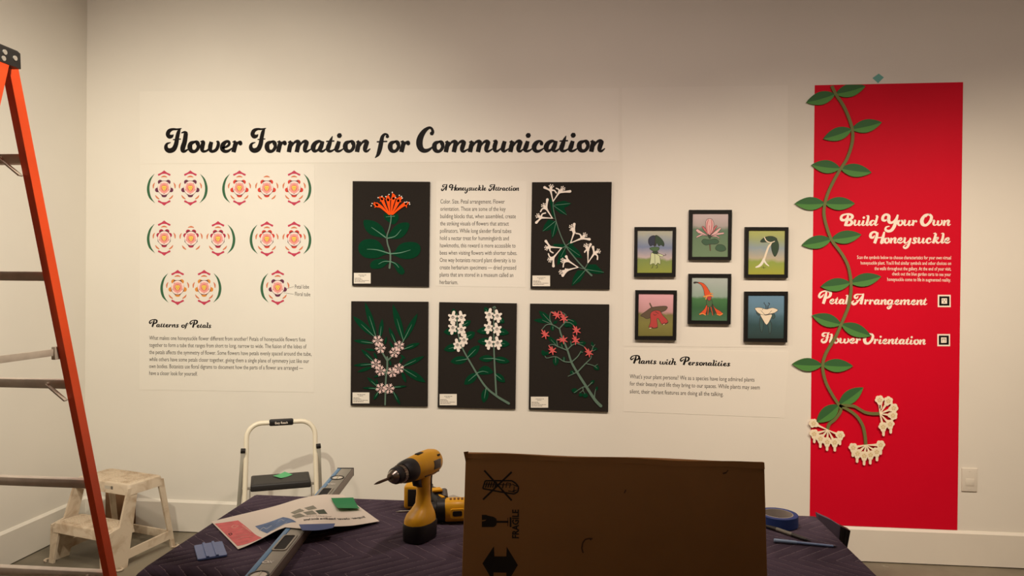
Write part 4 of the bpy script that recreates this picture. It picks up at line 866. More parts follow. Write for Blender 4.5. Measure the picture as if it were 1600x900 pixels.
# ------------------------------------------------------------------ table and moving blanket
TZ = 0.76; X0, X1, Y0, Y1 = -1.135, 0.795, -2.315, -1.640
T = empty('folding_table', ((X0+X1)/2, (Y0+Y1)/2, 0)); tag(T, 'long folding table hidden under the quilted blanket', 'table')
M_tb = mat('table_top', (190,186,178), 0.5); M_tl = mat('table_leg', (80,80,82), 0.4, metal=0.6)
mb = MB(); mb.box(((X0+X1)/2, (Y0+Y1)/2, TZ-0.03), (X1-X0-0.03, Y1-Y0-0.03, 0.034), 0, 0.008); mb.build('tabletop', M_tb, T)
for x in (X0+0.2, X1-0.2):
    for y in (Y0+0.1, Y1-0.1): mb = MB(); mb.tube([(x, y, 0), (x, y, TZ-0.047)], 0.014, 10); mb.build('leg', M_tl, T)
def blanket_material():
    M = bpy.data.materials.new('quilted_blanket'); M.use_nodes = True; nt = M.node_tree; b = nt.nodes['Principled BSDF']
    N_ = nt.nodes.new; Lk = nt.links.new
    def math_(op, a, b_=None, c=None):
        n = N_('ShaderNodeMath'); n.operation = op
        for i, v in enumerate((a, b_, c)):
            if v is None: continue
            if isinstance(v, (int, float)): n.inputs[i].default_value = v
            else: Lk(v, n.inputs[i])
        return n.outputs[0]
    uv = N_('ShaderNodeUVMap'); uv.uv_map = 'quilt'; sp = N_('ShaderNodeSeparateXYZ'); nz = N_('ShaderNodeTexNoise'); nz.inputs['Scale'].default_value = 9; nz.inputs['Detail'].default_value = 3
    Lk(uv.outputs['UV'], sp.inputs[0]); Lk(uv.outputs['UV'], nz.inputs['Vector'])
    wob = math_('MULTIPLY', math_('SUBTRACT', nz.outputs['Fac'], 0.5), 0.022)
    zig = math_('PINGPONG', math_('ADD', sp.outputs['Y'], wob), 0.12)                # bands run across the table
    ph = math_('ADD', math_('ADD', sp.outputs['X'], math_('MULTIPLY', zig, 1.15)), wob)
    fr = math_('FRACT', math_('DIVIDE', ph, 0.05))
    d = math_('ABSOLUTE', math_('SUBTRACT', fr, 0.5))                                 # 0.5 = middle of a stitched line
    line = math_('GREATER_THAN', d, 0.468)
    n2 = N_('ShaderNodeTexNoise'); n2.inputs['Scale'].default_value = 260; n2.inputs['Detail'].default_value = 2; Lk(uv.outputs['UV'], n2.inputs['Vector'])
    gate = math_('MULTIPLY', line, math_('GREATER_THAN', n2.outputs['Fac'], 0.44))
    n3 = N_('ShaderNodeTexNoise'); n3.inputs['Scale'].default_value = 5; n3.inputs['Detail'].default_value = 6; Lk(uv.outputs['UV'], n3.inputs['Vector'])
    r = N_('ShaderNodeValToRGB'); r.color_ramp.elements[0].color = (*srgb((60,50,61)), 1); r.color_ramp.elements[1].color = (*srgb((92,79,92)), 1)
    r.color_ramp.elements[0].position = 0.3; r.color_ramp.elements[1].position = 0.7; Lk(n3.outputs['Fac'], r.inputs['Fac'])
    mx = N_('ShaderNodeMix'); mx.data_type = 'RGBA'; Lk(math_('MULTIPLY', gate, 0.62), mx.inputs[0]); Lk(r.outputs['Color'], mx.inputs[6]); mx.inputs[7].default_value = (*srgb((150,132,138)), 1)
    Lk(mx.outputs[2], b.inputs['Base Color'])
    bp = N_('ShaderNodeBump'); bp.inputs['Strength'].default_value = 0.75; bp.inputs['Distance'].default_value = 0.006
    h = math_('ADD', math_('POWER', math_('SUBTRACT', 1.0, math_('MULTIPLY', d, 2.0)), 0.5), math_('MULTIPLY', n3.outputs['Fac'], 0.8))
    Lk(h, bp.inputs['Height']); Lk(bp.outputs['Normal'], b.inputs['Normal'])
    b.inputs['Roughness'].default_value = 0.95; b.inputs['Specular IOR Level'].default_value = 0.1
    return M
M_bl = blanket_material()
def profile(t, lo, hi, drop):
    """arc position t -> (coordinate, fall) for cloth running over both edges with rounded bends"""
    r = 0.022
    flat0, flat1 = lo+r, hi-r
    def bend(s_):                                             # s_ beyond the flat part
        q = r*pi/2
        if s_ < q: a = s_/r; return r*sin(a), r*(1-cos(a))
        return r+0.10*(s_-q)*0.15, r+(s_-q)
    if t < flat0: o, f_ = bend(flat0-t); return flat0-o, f_
    if t > flat1: o, f_ = bend(t-flat1); return flat1+o, f_
    return t, 0.0
mb = MB(); nx, ny = 120, 70; dr = 0.30; vs = []; uvs = []
for j in range(ny+1):
    for i in range(nx+1):
        tx = X0-dr+(X1-X0+2*dr)*i/nx; ty = Y0-dr+(Y1-Y0+2*dr)*j/ny
        x, fx = profile(tx, X0, X1, dr); y, fy = profile(ty, Y0, Y1, dr)
        f_ = max(fx, fy)
        wv = noise.noise(Vector((tx*5, ty*5, 1.3)))
        z = TZ-f_
        if f_ > 0.02:                                        # hanging folds
            amp = min(1, (f_-0.02)*6)*0.012
            if fx >= fy: x += (1 if tx > 0 else -1)*(amp*(1+sin(ty*19)))
            else: y += (1 if ty > (Y0+Y1)/2 else -1)*(amp*(0.5+0.5*sin(tx*17)))*(1 if ty > -2 else 0.15)
        else: z += -0.0012+0.0012*wv
        vs.append((x, y, z)); uvs.append((tx, ty))
fs = [(j*(nx+1)+i, j*(nx+1)+i+1, (j+1)*(nx+1)+i+1, (j+1)*(nx+1)+i) for j in range(ny) for i in range(nx)]
mb.add(vs, fs); BLK = mb.build('moving_blanket', M_bl, angle=80)
tag(BLK, 'dark purple quilted moving blanket with zigzag stitching spread over the table', 'blanket')
uvl = BLK.data.uv_layers.new(name='quilt')
for lp in BLK.data.loops: uvl.data[lp.index].uv = uvs[lp.vertex_index]
sm = BLK.modifiers.new('cloth_thickness', 'SOLIDIFY'); sm.thickness = 0.008; sm.offset = -1.0
# corner of the blanket gathered out beyond the table's back right corner, with its black bound hem
yc = -1.668
def cpt(px, py, yy=yc): return onY(px, py, yy)
mb = MB(); A = cpt(1276,801.5); B_ = cpt(1297,811); C_ = cpt(1311,820); D_ = cpt(1308,860); 
prof = [(A.x, A.z), (B_.x, B_.z), (C_.x, C_.z), (D_.x, D_.z), (D_.x-0.02, 0.50), (X1-0.01, 0.50), (X1-0.01, 0.74)]
mb.plate(prof, yc-0.012, 0.024); cf = mb.build('corner_fold', mat('blanket_underside',(98,84,100),0.95), BLK, smooth=False)
mb = MB(); E_ = cpt(1327,827.5); G_ = cpt(1321,858)
for k in range(4):
    s0 = k/4; s1 = (k+0.85)/4
    q = [C_.lerp(E_, s0), C_.lerp(E_, s1), D_.lerp(G_, s1), D_.lerp(G_, s0)]
    low = [(q[2].x-0.03, 0.50), (q[3].x-0.03, 0.50)]
    mb.plate([(q[0].x, q[0].z), (q[1].x, q[1].z), (q[2].x, q[2].z), low[0], low[1], (q[3].x, q[3].z)], yc-0.016+0.002*(k % 2), 0.03)
mb.build('hem', M_blk, BLK, smooth=False)

# ------------------------------------------------------------------ spirit level
TZ1 = TZ+0.001; LT = 0.028
a0 = Vector((-0.9155, -1.389, 0)); a1 = Vector((-0.801, -2.395, 0)); dl = (a0-a1).normalized(); dn = Vector((dl.y, -dl.x, 0)); wl = 0.0605
LV_ = empty('spirit_level', (a1+dn*wl/2).to_tuple()[:2]+(TZ1,)); tag(LV_, 'long grey and blue spirit level lying across the table and over its back edge', 'spirit level')
LM = Matrix((dl, dn, Vector((0, 0, 1)))).transposed().to_4x4(); 
LB = a0-dl*1.2; LM.translation = Vector((LB.x, LB.y, TZ1))
def lb(): m_ = MB(); m_.X = LM; return m_
def lxy(px, py): q = LM.inverted() @ onZ(px, py, TZ1+LT); return q.x, q.y
M_lg = mat('level_grey', (154,149,136), 0.45, metal=0.1, var=0.03, scale=80); M_lb = mat('level_blue', (92,138,178), 0.4); M_ld = mat('level_dark_edge', (40,36,34), 0.5); M_lside = mat('level_side', (128,116,106), 0.45, metal=0.1)
m_ = lb(); m_.box((0.6, wl/2+0.007, LT/2), (1.19, wl-0.014, LT-0.001), 0, 0.0015); m_.build('body', M_lg, LV_)
m_ = lb(); m_.box((0.6, 0.0065, LT/2), (1.19, 0.0145, LT+0.001), 0, 0.002); c = m_.build('edge_strip', M_lb, LV_); c['label'] = 'blue edge strip'
m_ = lb(); m_.box((0.6, wl-0.0005, LT/2), (1.19, 0.003, LT+0.001), 0, 0.001); m_.box((0.6, wl-0.0025, LT), (1.19, 0.0012, 0.0016), 1); m_.build('measuring_edge', [M_lside, M_ld], LV_)
for e in (0.002, 1.198): m_ = lb(); m_.box((e, wl/2, LT/2), (0.007, wl+0.003, LT+0.003), 0, 0.001); m_.build('end_cap', M_ld, LV_)
def rrect(cx, cy, lx, ly, r, n=4):
    return [(cx+sx*(lx/2-r)+r*cos(a), cy+sy*(ly/2-r)+r*sin(a)) for sx, sy, a0 in ((1,1,0),(-1,1,90),(-1,-1,180),(1,-1,270)) for a in (radians(a0+90*k/n) for k in range(n+1))]
def ringz(m_, out, inn, z0, z1, mm=0):
    n = len(out); m_.loft([[(x, y, z0) for x, y in out], [(x, y, z1) for x, y in out], [(x, y, z1) for x, y in inn], [(x, y, z0) for x, y in inn]], mm, cap=False)
for px, py in ((445,848),(506.5,770.5)):
    cx, cy = lxy(px, py); m_ = lb(); ringz(m_, rrect(cx, cy, 0.118, 0.040, 0.008), rrect(cx, cy, 0.106, 0.030, 0.006), LT-0.001, LT+0.0022); m_.build('handle_frame', M_lg, LV_)
    m_ = lb(); m_.loft([[(x, y, LT-0.002) for x, y in rrect(cx, cy, 0.107, 0.031, 0.006)], [(x, y, LT+0.0003) for x, y in rrect(cx, cy, 0.107, 0.031, 0.006)]]); m_.build('handle_slot', M_rub, LV_)
for px, py in ((527,746.5),(404,899)):
    cx, cy = lxy(px, py); m_ = lb(); ringz(m_, blob(cx, cy, 0.026, 0.025, 28), blob(cx, cy, 0.0215, 0.0205, 28), LT-0.001, LT+0.002); m_.build('vial_ring', M_ld, LV_)
    m_ = lb(); m_.loft([[(x, y, LT-0.001) for x, y in blob(cx, cy, 0.021, 0.020, 28)], [(x, y, LT+0.0004) for x, y in blob(cx, cy, 0.021, 0.020, 28)]]); m_.build('vial_window', mat('vial_glass',(206,196,178),0.15), LV_)
    m_ = lb(); m_.tube([(cx-0.019, cy, LT-0.003), (cx+0.019, cy, LT-0.003)], 0.005, 12); m_.build('vial', mat('vial_fluid',(190,184,160),0.1), LV_)
m_ = lb()
for px, py in ((518,756.5),(418,878.5)):
    cx, cy = lxy(px, py)
    def lp(a, b): return (cx+b, cy+a, LT+0.0008)
    q = blob(0, 0, 0.009, 0.008, 18); q2 = blob(0, 0, 0.0055, 0.0045, 18)
    m_.add([lp(a-0.005, b) for a, b in q]+[lp(a-0.005, b) for a, b in q2], [(i, (i+1) % 18, 18+(i+1) % 18, 18+i) for i in range(18)])
    for s_ in (-1, 1):
        m_.add([lp(0.003, -s_*0.008), lp(0.006, -s_*0.008), lp(0.015, s_*0.008), lp(0.012, s_*0.008)], [(0,1,2,3)])
m_.build('emblem', mat('emblem_white',(222,216,206),0.5), LV_, smooth=False)

# ------------------------------------------------------------------ large printed sheet lying over the level
top_e = [((330,815),.763),((380,803),.764),((430,791),.768),((465,780),.786),((500,773.2),.797),((519,772.8),.797),((536,773),.792)]
bot_e = [((372,858),.763),((410,847),.764),((440,836),.770),((475,826),.7935),((500,822.5),.797),((545,822),.775),((593,814.5),.765)]
te = spline([tuple(onZ(*p, z)) for p, z in top_e], 6); be = spline([tuple(onZ(*p, z)) for p, z in bot_e], 6); NV = 16
PG = []
for a, b in zip(te, be):
    a = Vector(a); b = Vector(b); PG.append([a.lerp(b, j/NV) for j in range(NV+1)])
NU = len(PG)-1
def level_z(p):                                                       # keep the sheet clear of level and blanket
    q = LM.inverted() @ p
    d_ = max(0.0, max(-q.y, q.y-wl)); zl = TZ+LT+0.0045-d_*0.32
    return max(p.z, min(zl, TZ+LT+0.0045), TZ+0.0015) if -0.01 < q.x < 1.21 else max(p.z, TZ+0.0015)
for col in PG:
    for p in col: p.z = level_z(p)
for it in range(3):                                                 # ease the crease
    Q = [[p.copy() for p in c_] for c_ in PG]
    for i in range(1, NU):
        for j in range(NV+1): PG[i][j].z = max((Q[i-1][j].z+Q[i][j].z*2+Q[i+1][j].z)/4, TZ+0.0015 if True else 0)
for col in PG:
    for p in col: 
        q = LM.inverted() @ p
        if -0.002 < q.y < wl+0.002: p.z = max(p.z, TZ1+LT+0.003)
mb = MB(); vs = [p for c_ in PG for p in c_]; N0 = len(vs); h_ = 0.00035
vs2 = [p+Vector((0, 0, h_)) for p in vs]+[p-Vector((0, 0, h_)) for p in vs]; fs = []
for i in range(NU):
    for j in range(NV):
        a = i*(NV+1)+j; fs += [(a, a+1, a+NV+2, a+NV+1), (N0+a, N0+a+NV+1, N0+a+NV+2, N0+a+1)]
rim = [i*(NV+1) for i in range(NU+1)]+[NU*(NV+1)+j for j in range(1, NV+1)]+[i*(NV+1)+NV for i in range(NU-1, -1, -1)]+list(range(NV-1, 0, -1))
for k in range(len(rim)): a, b = rim[k], rim[(k+1) % len(rim)]; fs.append((a, a+N0, b+N0, b))
mb.add(vs2, [f[::-1] for f in fs]); PP = mb.build('printed_sheet', mat('white_paper',(236,226,210),0.75), angle=70)
tag(PP, 'large white printed sheet with a pink block lying across the spirit level', 'paper')
def sheet_pt(u, v, up=0.0009):
    fu = min(max(u, 0), 1)*NU; fv = min(max(v, 0), 1)*NV; i = min(int(fu), NU-1); j = min(int(fv), NV-1); s_ = fu-i; r_ = fv-j
    p = (PG[i][j]*(1-s_)+PG[i+1][j]*s_)*(1-r_)+(PG[i][j+1]*(1-s_)+PG[i+1][j+1]*s_)*r_
    return p+Vector((0, 0, up))
_grid = [(u/120, v/50, project(sheet_pt(u/120, v/50))) for u in range(121) for v in range(51)]
def suv(px, py):
    u, v, _ = min(_grid, key=lambda g: (g[2][0]-px)**2+(g[2][1]-py)**2); return u, v
def print_patch(name, uvq, M, up, n=30, label=None):
    m_ = MB(); vs = []
    for i in range(n+1):
        for j in range(n+1):
            a, b = i/n, j/n; u = (uvq[0][0]*(1-a)+uvq[1][0]*a)*(1-b)+(uvq[3][0]*(1-a)+uvq[2][0]*a)*b; v = (uvq[0][1]*(1-a)+uvq[1][1]*a)*(1-b)+(uvq[3][1]*(1-a)+uvq[2][1]*a)*b
            vs.append(sheet_pt(u, v, up))
    m_.add(vs, [(i*(n+1)+j+1, (i+1)*(n+1)+j+1, (i+1)*(n+1)+j, i*(n+1)+j) for i in range(n) for j in range(n)])
    o = m_.build(name, M, PP, smooth=False)
    if label: o['label'] = label
    return o
print_patch('printed_block', [suv(335.5,818.5),suv(371,813.8),suv(409,840.5),suv(371.5,852.5)], mat('print_pink',(224,112,112),0.75,var=0.12,scale=40), 0.0008, label='pink printed block')
print_patch('printed_block', [suv(397.5,822.5),suv(443,807.5),suv(463,816),suv(418,833)], mat('print_blue',(98,122,160),0.75,var=0.25,scale=45), 0.0008, label='blue printed block')
M_tg = mat('print_grey',(142,140,124),0.75,var=0.12,scale=60); M_tg2 = mat('print_dark_green',(74,84,68),0.75,var=0.15,scale=60)
for q, M in (([(454,801),(468,795),(475.5,798.5),(460.5,803)],M_tg),([(474.5,793.5),(488.5,789.5),(495.5,794.5),(482,797)],M_tg),([(454.5,806.5),(469,801.5),(477,805.5),(462,809.5)],M_tg),([(473,800),(488.5,797),(495.5,803),(479.5,805)],M_tg),([(492,797.5),(506,795.5),(512.5,802.5),(499,803.5)],M_tg2)):
    print_patch('printed_picture', [suv(*p) for p in q], M, 0.0008, 4)
def sheet_text(s, pa, pb, cap, M, name, shear=0.0, bold=0.0):
    m_ = MB(); A = suv(*pa); B = suv(*pb); text_into(m_, s, A, B, cap, lambda u, v: sheet_pt(u, v, 0.0009), shear=shear, bold=bold); return m_.build(name, M, PP, smooth=False)
M_lt = mat('print_text',(120,110,98),0.8)
sheet_text('Super clever headline about ferns', (571.5,808.5), (474,813.5), 0.055, M_ink, 'headline', 0.3, 0.02)
sheet_text('found growing all over the gallery walls', (517,807.5), (466,806.5), 0.028, M_lt, 'print_caption')
mp = MB()
for k in range(5):
    A = suv(372-3.2*k+8, 839+1.2*k-14.5); 
for pts in ([(361,823.5),(366,820.5),(372,822),(366,826),(361.5,823.5)],[(372,829),(380,826),(390,827)],[(366,839),(376,836),(388,835)],[(370,842),(382,839.5),(396,838.5)],[(378,822),(384,826),(392,832)]):
    l = []
    for p in pts: u, v = suv(*p); l.append(sheet_pt(u, v, 0.0012))
    for a, b in zip(l[:-1], l[1:]): mp.bar(a, b, 0.0022, 0.0004)
mp.build('printed_drawing', mat('print_pale_pink',(238,176,160),0.8), PP, smooth=False)
mp = MB()
for a, b in (((357.5,834),(361.5,832.3)),((361.5,832.3),(363,835)),((363,835),(359,836.5)),((359,836.5),(357.5,834))):
    mp.bar(sheet_pt(*suv(*a), 0.0012), sheet_pt(*suv(*b), 0.0012), 0.002, 0.0004)
mp.build('printed_symbol', M_ink, PP, smooth=False)
mp = MB()
for pts in ([(405,829),(411,824),(416,827),(424,821.5)],[(434,815),(440,811.5),(445,814)],[(425,829.5),(436,823),(448,817)]):
    l = [sheet_pt(*suv(*p), 0.0012) for p in pts]
    for a, b in zip(l[:-1], l[1:]): mp.bar(a, b, 0.0025, 0.0004)
mp.build('printed_drawing', mat('print_pale_blue',(176,182,190),0.8), PP, smooth=False)
def raised(px, py, dz):
    u, v = suv(px, py); p = sheet_pt(u, v); return p+Vector((0, 0, dz))
g = [onZ(517.5,779,.800), onZ(552,778.2,.793), onZ(562,797,.780), onZ(528,796.5,.7935)]
note('sticky_note', g, M_gn2, 'deep green sticky note on the far corner of the large printed sheet', lambda u, v: 0.0015-0.004*sin(pi*v)+0.004*v, group='sticky notes')
g = [onZ(467,819.5,.8035), onZ(523.5,818,.798), onZ(521,824.5,.796), onZ(472,828.5,.802)]
note('sticky_note', g, M_bn, 'blue sticky note curling off the near edge of the large printed sheet', lambda u, v: -0.004*sin(pi*u)*v, group='sticky notes')

# ------------------------------------------------------------------ squeegee card
q = [onZ(300,853,TZ+.004), onZ(345,846.5,TZ+.004), onZ(357.5,866.5,TZ+.004), onZ(312,874.5,TZ+.004)]
c0 = sum(q, Vector())/4; e1 = ((q[1]-q[0])+(q[2]-q[3])).normalized(); e2 = Vector((-e1.y, e1.x, 0)); lx = ((q[1]-q[0]).length+(q[2]-q[3]).length)/2; ly = ((q[0]-q[3]).length+(q[1]-q[2]).length)/2
QM = Matrix((e1, e2, Vector((0, 0, 1)))).transposed().to_4x4(); QM.translation = Vector((c0.x, c0.y, TZ1))
mb = MB(); mb.X = QM; out = rrect(0, 0, lx, ly, 0.005); mb.loft([[(x, y, 0.0) for x, y in out], [(x, y, 0.0035) for x, y in out], [(x*0.985, y*0.985, 0.0045) for x, y in out]])
for x in (-0.012, 0.012): mb.loft([[(x-0.0045, y, 0.004), (x+0.0045, y, 0.004), (x+0.003, y, 0.0085), (x-0.003, y, 0.0085)] for y in (-ly/2+0.0005, ly/2-0.0005)])
mb.loft([[(-0.012, y, 0.004), (0.012, y, 0.004), (0.012, y, 0.0055), (-0.012, y, 0.0055)] for y in (-ly/2+0.001, ly/2-0.001)])
tag(mb.build('squeegee', mat('blue_plastic',(94,116,168),0.4,var=0.05,scale=60), smooth=False), 'flat blue plastic squeegee with a ridged middle near the left end of the table', 'squeegee')

# ------------------------------------------------------------------ standing yellow cordless drill
M_y = mat('yellow_tool_plastic', (234,172,26), 0.42, var=0.04, scale=20); M_tk = mat('black_tool_rubber', (24,21,20), 0.5); M_chr = mat('chuck_steel', (150,140,128), 0.28, metal=0.9); M_gl = mat('grey_rating_label', (96,90,80), 0.5)
ang = math.atan2(-0.280, -0.108)
DR = empty('cordless_drill', (-0.452, -2.010, TZ1), ang); tag(DR, 'yellow and black cordless drill standing upright on its battery', 'drill')
DMx = root_mat[DR]
def db(T_=None): m_ = MB(); m_.X = DMx @ (T_ or Matrix.Identity(4)); return m_
def sell(cx, cy, z, rx, ry, n=24, p=2.6):
    out = []
    for k in range(n):
        a = 2*pi*k/n; c, s_ = cos(a), sin(a)
        out.append((cx+rx*math.copysign(abs(c)**(2/p), c), cy+ry*math.copysign(abs(s_)**(2/p), s_), z))
    return out
AX = 0.212
Tb = Matrix.Translation((0, 0, AX))
m_ = db(Tb); m_.lathe([(-0.086,0.004),(-0.085,0.014),(-0.081,0.0245),(-0.070,0.0315),(-0.048,0.036),(-0.012,0.0362),(0.02,0.034),(0.045,0.0325),(0.052,0.0295)], 28, 0, 1.08); bd = m_.build('body', M_y, DR, angle=50)
m_ = db(Tb)
for s_ in (-1, 1):
    m_.box((-0.034, s_*0.0336, 0.001), (0.036, 0.007, 0.026), 0, 0.002); m_.build('rating_label', M_gl, bd); m_ = db(Tb)
m_ = db(Tb)
for s_ in (-1, 1):
    m_.box((-0.050, s_*0.0275, 0.0230), (0.014, 0.008, 0.006), 0, 0.002, 2, Matrix.Rotation(0.5, 3, 'X')); m_.box((-0.02, s_*0.0262, -0.0250), (0.075, 0.004, 0.004), 0, 0.001, 1)
m_.box((0.010, 0, 0.0368), (0.030, 0.014, 0.006), 0, 0.003); m_.build('vent', M_tk, bd)
m_ = db(Tb); m_.lathe([(0.049,0.028),(0.05,0.0325),(0.056,0.0335),(0.072,0.0325),(0.088,0.0305),(0.096,0.027),(0.097,0.02)], 32); m_.build('clutch_collar', M_tk, DR, angle=40)
m_ = db(Tb); m_.lathe([(0.096,0.020),(0.0965,0.0248),(0.111,0.0248),(0.1115,0.02)], 32)
for k in range(24):
    a = 2*pi*k/24; m_.box((0.104, 0.025*cos(a), 0.025*sin(a)), (0.012, 0.002, 0.002))
m_.build('torque_ring', M_chr, DR, angle=40)
m_ = db(Tb); m_.lathe([(0.111,0.018),(0.1115,0.0235),(0.128,0.0235),(0.134,0.021),(0.1345,0.017)], 32); ck = m_.build('chuck', M_tk, DR, angle=40)
m_ = db(Tb); m_.lathe([(0.134,0.015),(0.1342,0.0195),(0.142,0.0165),(0.150,0.0115),(0.151,0.007)], 28); m_.build('chuck_nose', M_chr, DR, angle=40)
m_ = db(Tb); m_.lathe([(0.148,0.0038),(0.20,0.0038),(0.212,0.0028),(0.222,0.0006)], 12); m_.build('bit', mat('dark_bit',(92,74,62),0.35,metal=0.8), DR)
m_ = db(); m_.loft([sell(-0.012,0,0.192,0.024,0.021), sell(-0.013,0,0.165,0.022,0.019), sell(-0.014,0,0.13,0.0215,0.0185), sell(-0.013,0,0.10,0.024,0.020), sell(-0.008,0,0.085,0.034,0.027), sell(0.0,0,0.072,0.047,0.034), sell(0.002,0,0.06,0.052,0.037), sell(0.002,0,0.049,0.053,0.0375)]); m_.build('handle', M_y, DR, angle=60)
m_ = db(); m_.loft([sell(-0.030,0,0.187,0.012,0.0195), sell(-0.031,0,0.165,0.010,0.0175), sell(-0.032,0,0.13,0.0095,0.017), sell(-0.030,0,0.104,0.008,0.015)]); m_.build('rear_grip', M_tk, DR, angle=60)
m_ = db(); m_.loft([sell(0.020,0,0.187,0.013,0.012), sell(0.022,0,0.172,0.014,0.012), sell(0.018,0,0.158,0.012,0.012), sell(0.008,0,0.152,0.006,0.010)]); m_.build('trigger', M_tk, DR, angle=60)
m_ = db(); m_.loft([sell(0.002,0,0.0,0.0505,0.0355,28,3.4), sell(0.002,0,0.003,0.0525,0.0375,28,3.4), sell(0.002,0,0.047,0.0535,0.038,28,3.4), sell(0.002,0,0.050,0.052,0.037,28,3.4)]); m_.build('battery', M_tk, DR, angle=45)
m_ = db(); m_.tube([(0.012, s_*0.0335, 0.062) for s_ in (-1, 1)], 0.0035, 10); m_.build('screw', mat('red_screw',(150,40,24),0.5), DR)

# ------------------------------------------------------------------ second cordless tool lying behind it
D2 = empty('cordless_drill', (-0.42, -1.86, TZ1)); tag(D2, 'second yellow and black cordless drill lying on its side by the cardboard box', 'drill')
cA = Vector((-0.335, -1.842, TZ1+0.0365)); fA = Vector((-0.556, -1.882, TZ1+0.031)); dA = (fA-cA).normalized(); sA = Vector((-dA.y, dA.x, 0)).normalized()
X2 = Matrix((dA, sA, dA.cross(sA))).transposed().to_4x4(); X2.translation = cA
def d2(): m_ = MB(); m_.X = X2; return m_
m_ = d2(); m_.loft([[(x, r_*y_, r_*z_) for (y_, z_, _) in sell(0,0,0,1,1,24,3.0)] for x, r_ in ((0.004,0.030),(0.008,0.0335),(0.04,0.0345),(0.07,0.0345),(0.074,0.033))]); b2 = m_.build('body', M_y, D2, angle=45)
m_ = d2(); m_.loft([[(x, r_*y_, r_*z_) for (y_, z_, _) in sell(0,0,0,1,1,24,3.0)] for x, r_ in ((-0.008,0.024),(-0.006,0.031),(0.006,0.0325),(0.008,0.03))]); m_.build('motor_cap', M_tk, D2, angle=45)
m_ = d2(); m_.loft([[(x, r_*y_, r_*z_) for (y_, z_, _) in sell(0,0,0,1,1,28,2.3)] for x, r_ in ((0.073,0.03),(0.074,0.0355),(0.098,0.0355),(0.10,0.03))]); m_.build('clutch_collar', M_tk, D2, angle=45)
m_ = d2(); m_.lathe([(0.099,0.02),(0.10,0.026),(0.135,0.024),(0.155,0.012)], 24); m_.build('chuck', M_tk, D2, angle=40)
m_ = d2(); m_.lathe([(0.15,0.0035),(0.215,0.0035),(0.228,0.0008)], 10); m_.build('bit', M_chr, D2)
sd = -1 if (X2.to_3x3() @ Vector((0, 1, 0))).y > 0 else 1                  # camera side of the barrel
m_ = d2(); 
for rad, mm, th in ((0.0, 0, 0.0),):
    fr_ = rrect(0.036, -0.002, 0.044, 0.030, 0.006); 
    m_.loft([[(x, sd*0.0325, y) for x, y in fr_], [(x, sd*0.0385, y) for x, y in rrect(0.036,-0.002,0.042,0.028,0.006)]])
m_.build('side_boss', M_y, b2, angle=30)
m_ = d2(); m_.loft([[(x, sd*0.038, y) for x, y in rrect(0.036,-0.002,0.030,0.017,0.005)], [(x, sd*0.0392, y) for x, y in rrect(0.036,-0.002,0.029,0.016,0.005)]]); m_.build('side_recess', M_tk, b2, angle=30)
m_ = d2()
for k in range(4): m_.box((0.02+0.012*k, 0.004, 0.0342), (0.007, 0.016, 0.003), 0, 0.001)
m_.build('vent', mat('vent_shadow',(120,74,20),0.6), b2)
p1 = Vector((-0.425, -1.835, TZ1+0.050)); p2 = Vector((-0.455, -1.79, TZ1+0.062)); p3 = Vector((-0.485, -1.752, TZ1+0.052))
m_ = MB(); m_.tube([Vector((-0.405,-1.85,TZ1+0.045)), p1, p2, p3], [0.024,0.022,0.023,0.027], 16); m_.build('handle', M_tk, D2, angle=60)
m_ = MB(); m_.tube([Vector((-0.418,-1.818,TZ1+0.060)), Vector((-0.424,-1.795,TZ1+0.078))], [0.013,0.011], 12); m_.build('grey_collar', M_gl, D2, angle=40)
m_ = MB(); m_.box((-0.425,-1.836,TZ1+0.071), (0.010,0.034,0.006), 0, 0.002, 2, Matrix.Rotation(0.7, 3, 'Z')); m_.box((-0.445,-1.812,TZ1+0.084), (0.034,0.03,0.008), 0, 0.003, 2, Matrix.Rotation(0.5, 3, 'Z')); m_.build('yellow_trim', M_y, D2)
Rb = Matrix.Rotation(radians(4), 3, 'Z')
m_ = MB(); m_.box((-0.528,-1.738,TZ1+0.0405), (0.074,0.052,0.080), 0, 0.011, 4, Rb); bt = m_.build('battery', M_y, D2, angle=50)
m_ = MB(); m_.box((-0.528,-1.7645,TZ1+0.040), (0.042,0.004,0.056), 0, 0.0018, 3, Rb); m_.build('battery_window', M_tk, bt)
m_ = MB(); m_.box((-0.481,-1.742,TZ1+0.040), (0.016,0.060,0.074), 0, 0.006, 3, Rb); m_.build('battery_latch', M_tk, bt)

# grey box with blue print at the table's back edge
GB = [onZ(690,770,.785), onZ(711,767,.785), onZ(731,781,.785), onZ(716,787,.785)]
c0 = (GB[0]+GB[2])/2; c0 = Vector((-0.395, -1.690, 0))
m_ = MB(); m_.box((c0.x, c0.y, TZ1+0.008), (0.115, 0.060, 0.016), 0, 0.003, 2, Matrix.Rotation(radians(-38), 3, 'Z'))
m_.box((c0.x+0.012, c0.y-0.012, TZ1+0.0165), (0.05, 0.02, 0.001), 1, 0.0, 1, Matrix.Rotation(radians(-38), 3, 'Z'))
tag(m_.build('small_carton', [mat('grey_card',(170,164,152),0.6), mat('blue_print',(96,112,156),0.6)]), 'small flat grey carton with blue print between second drill and cardboard box', 'box')

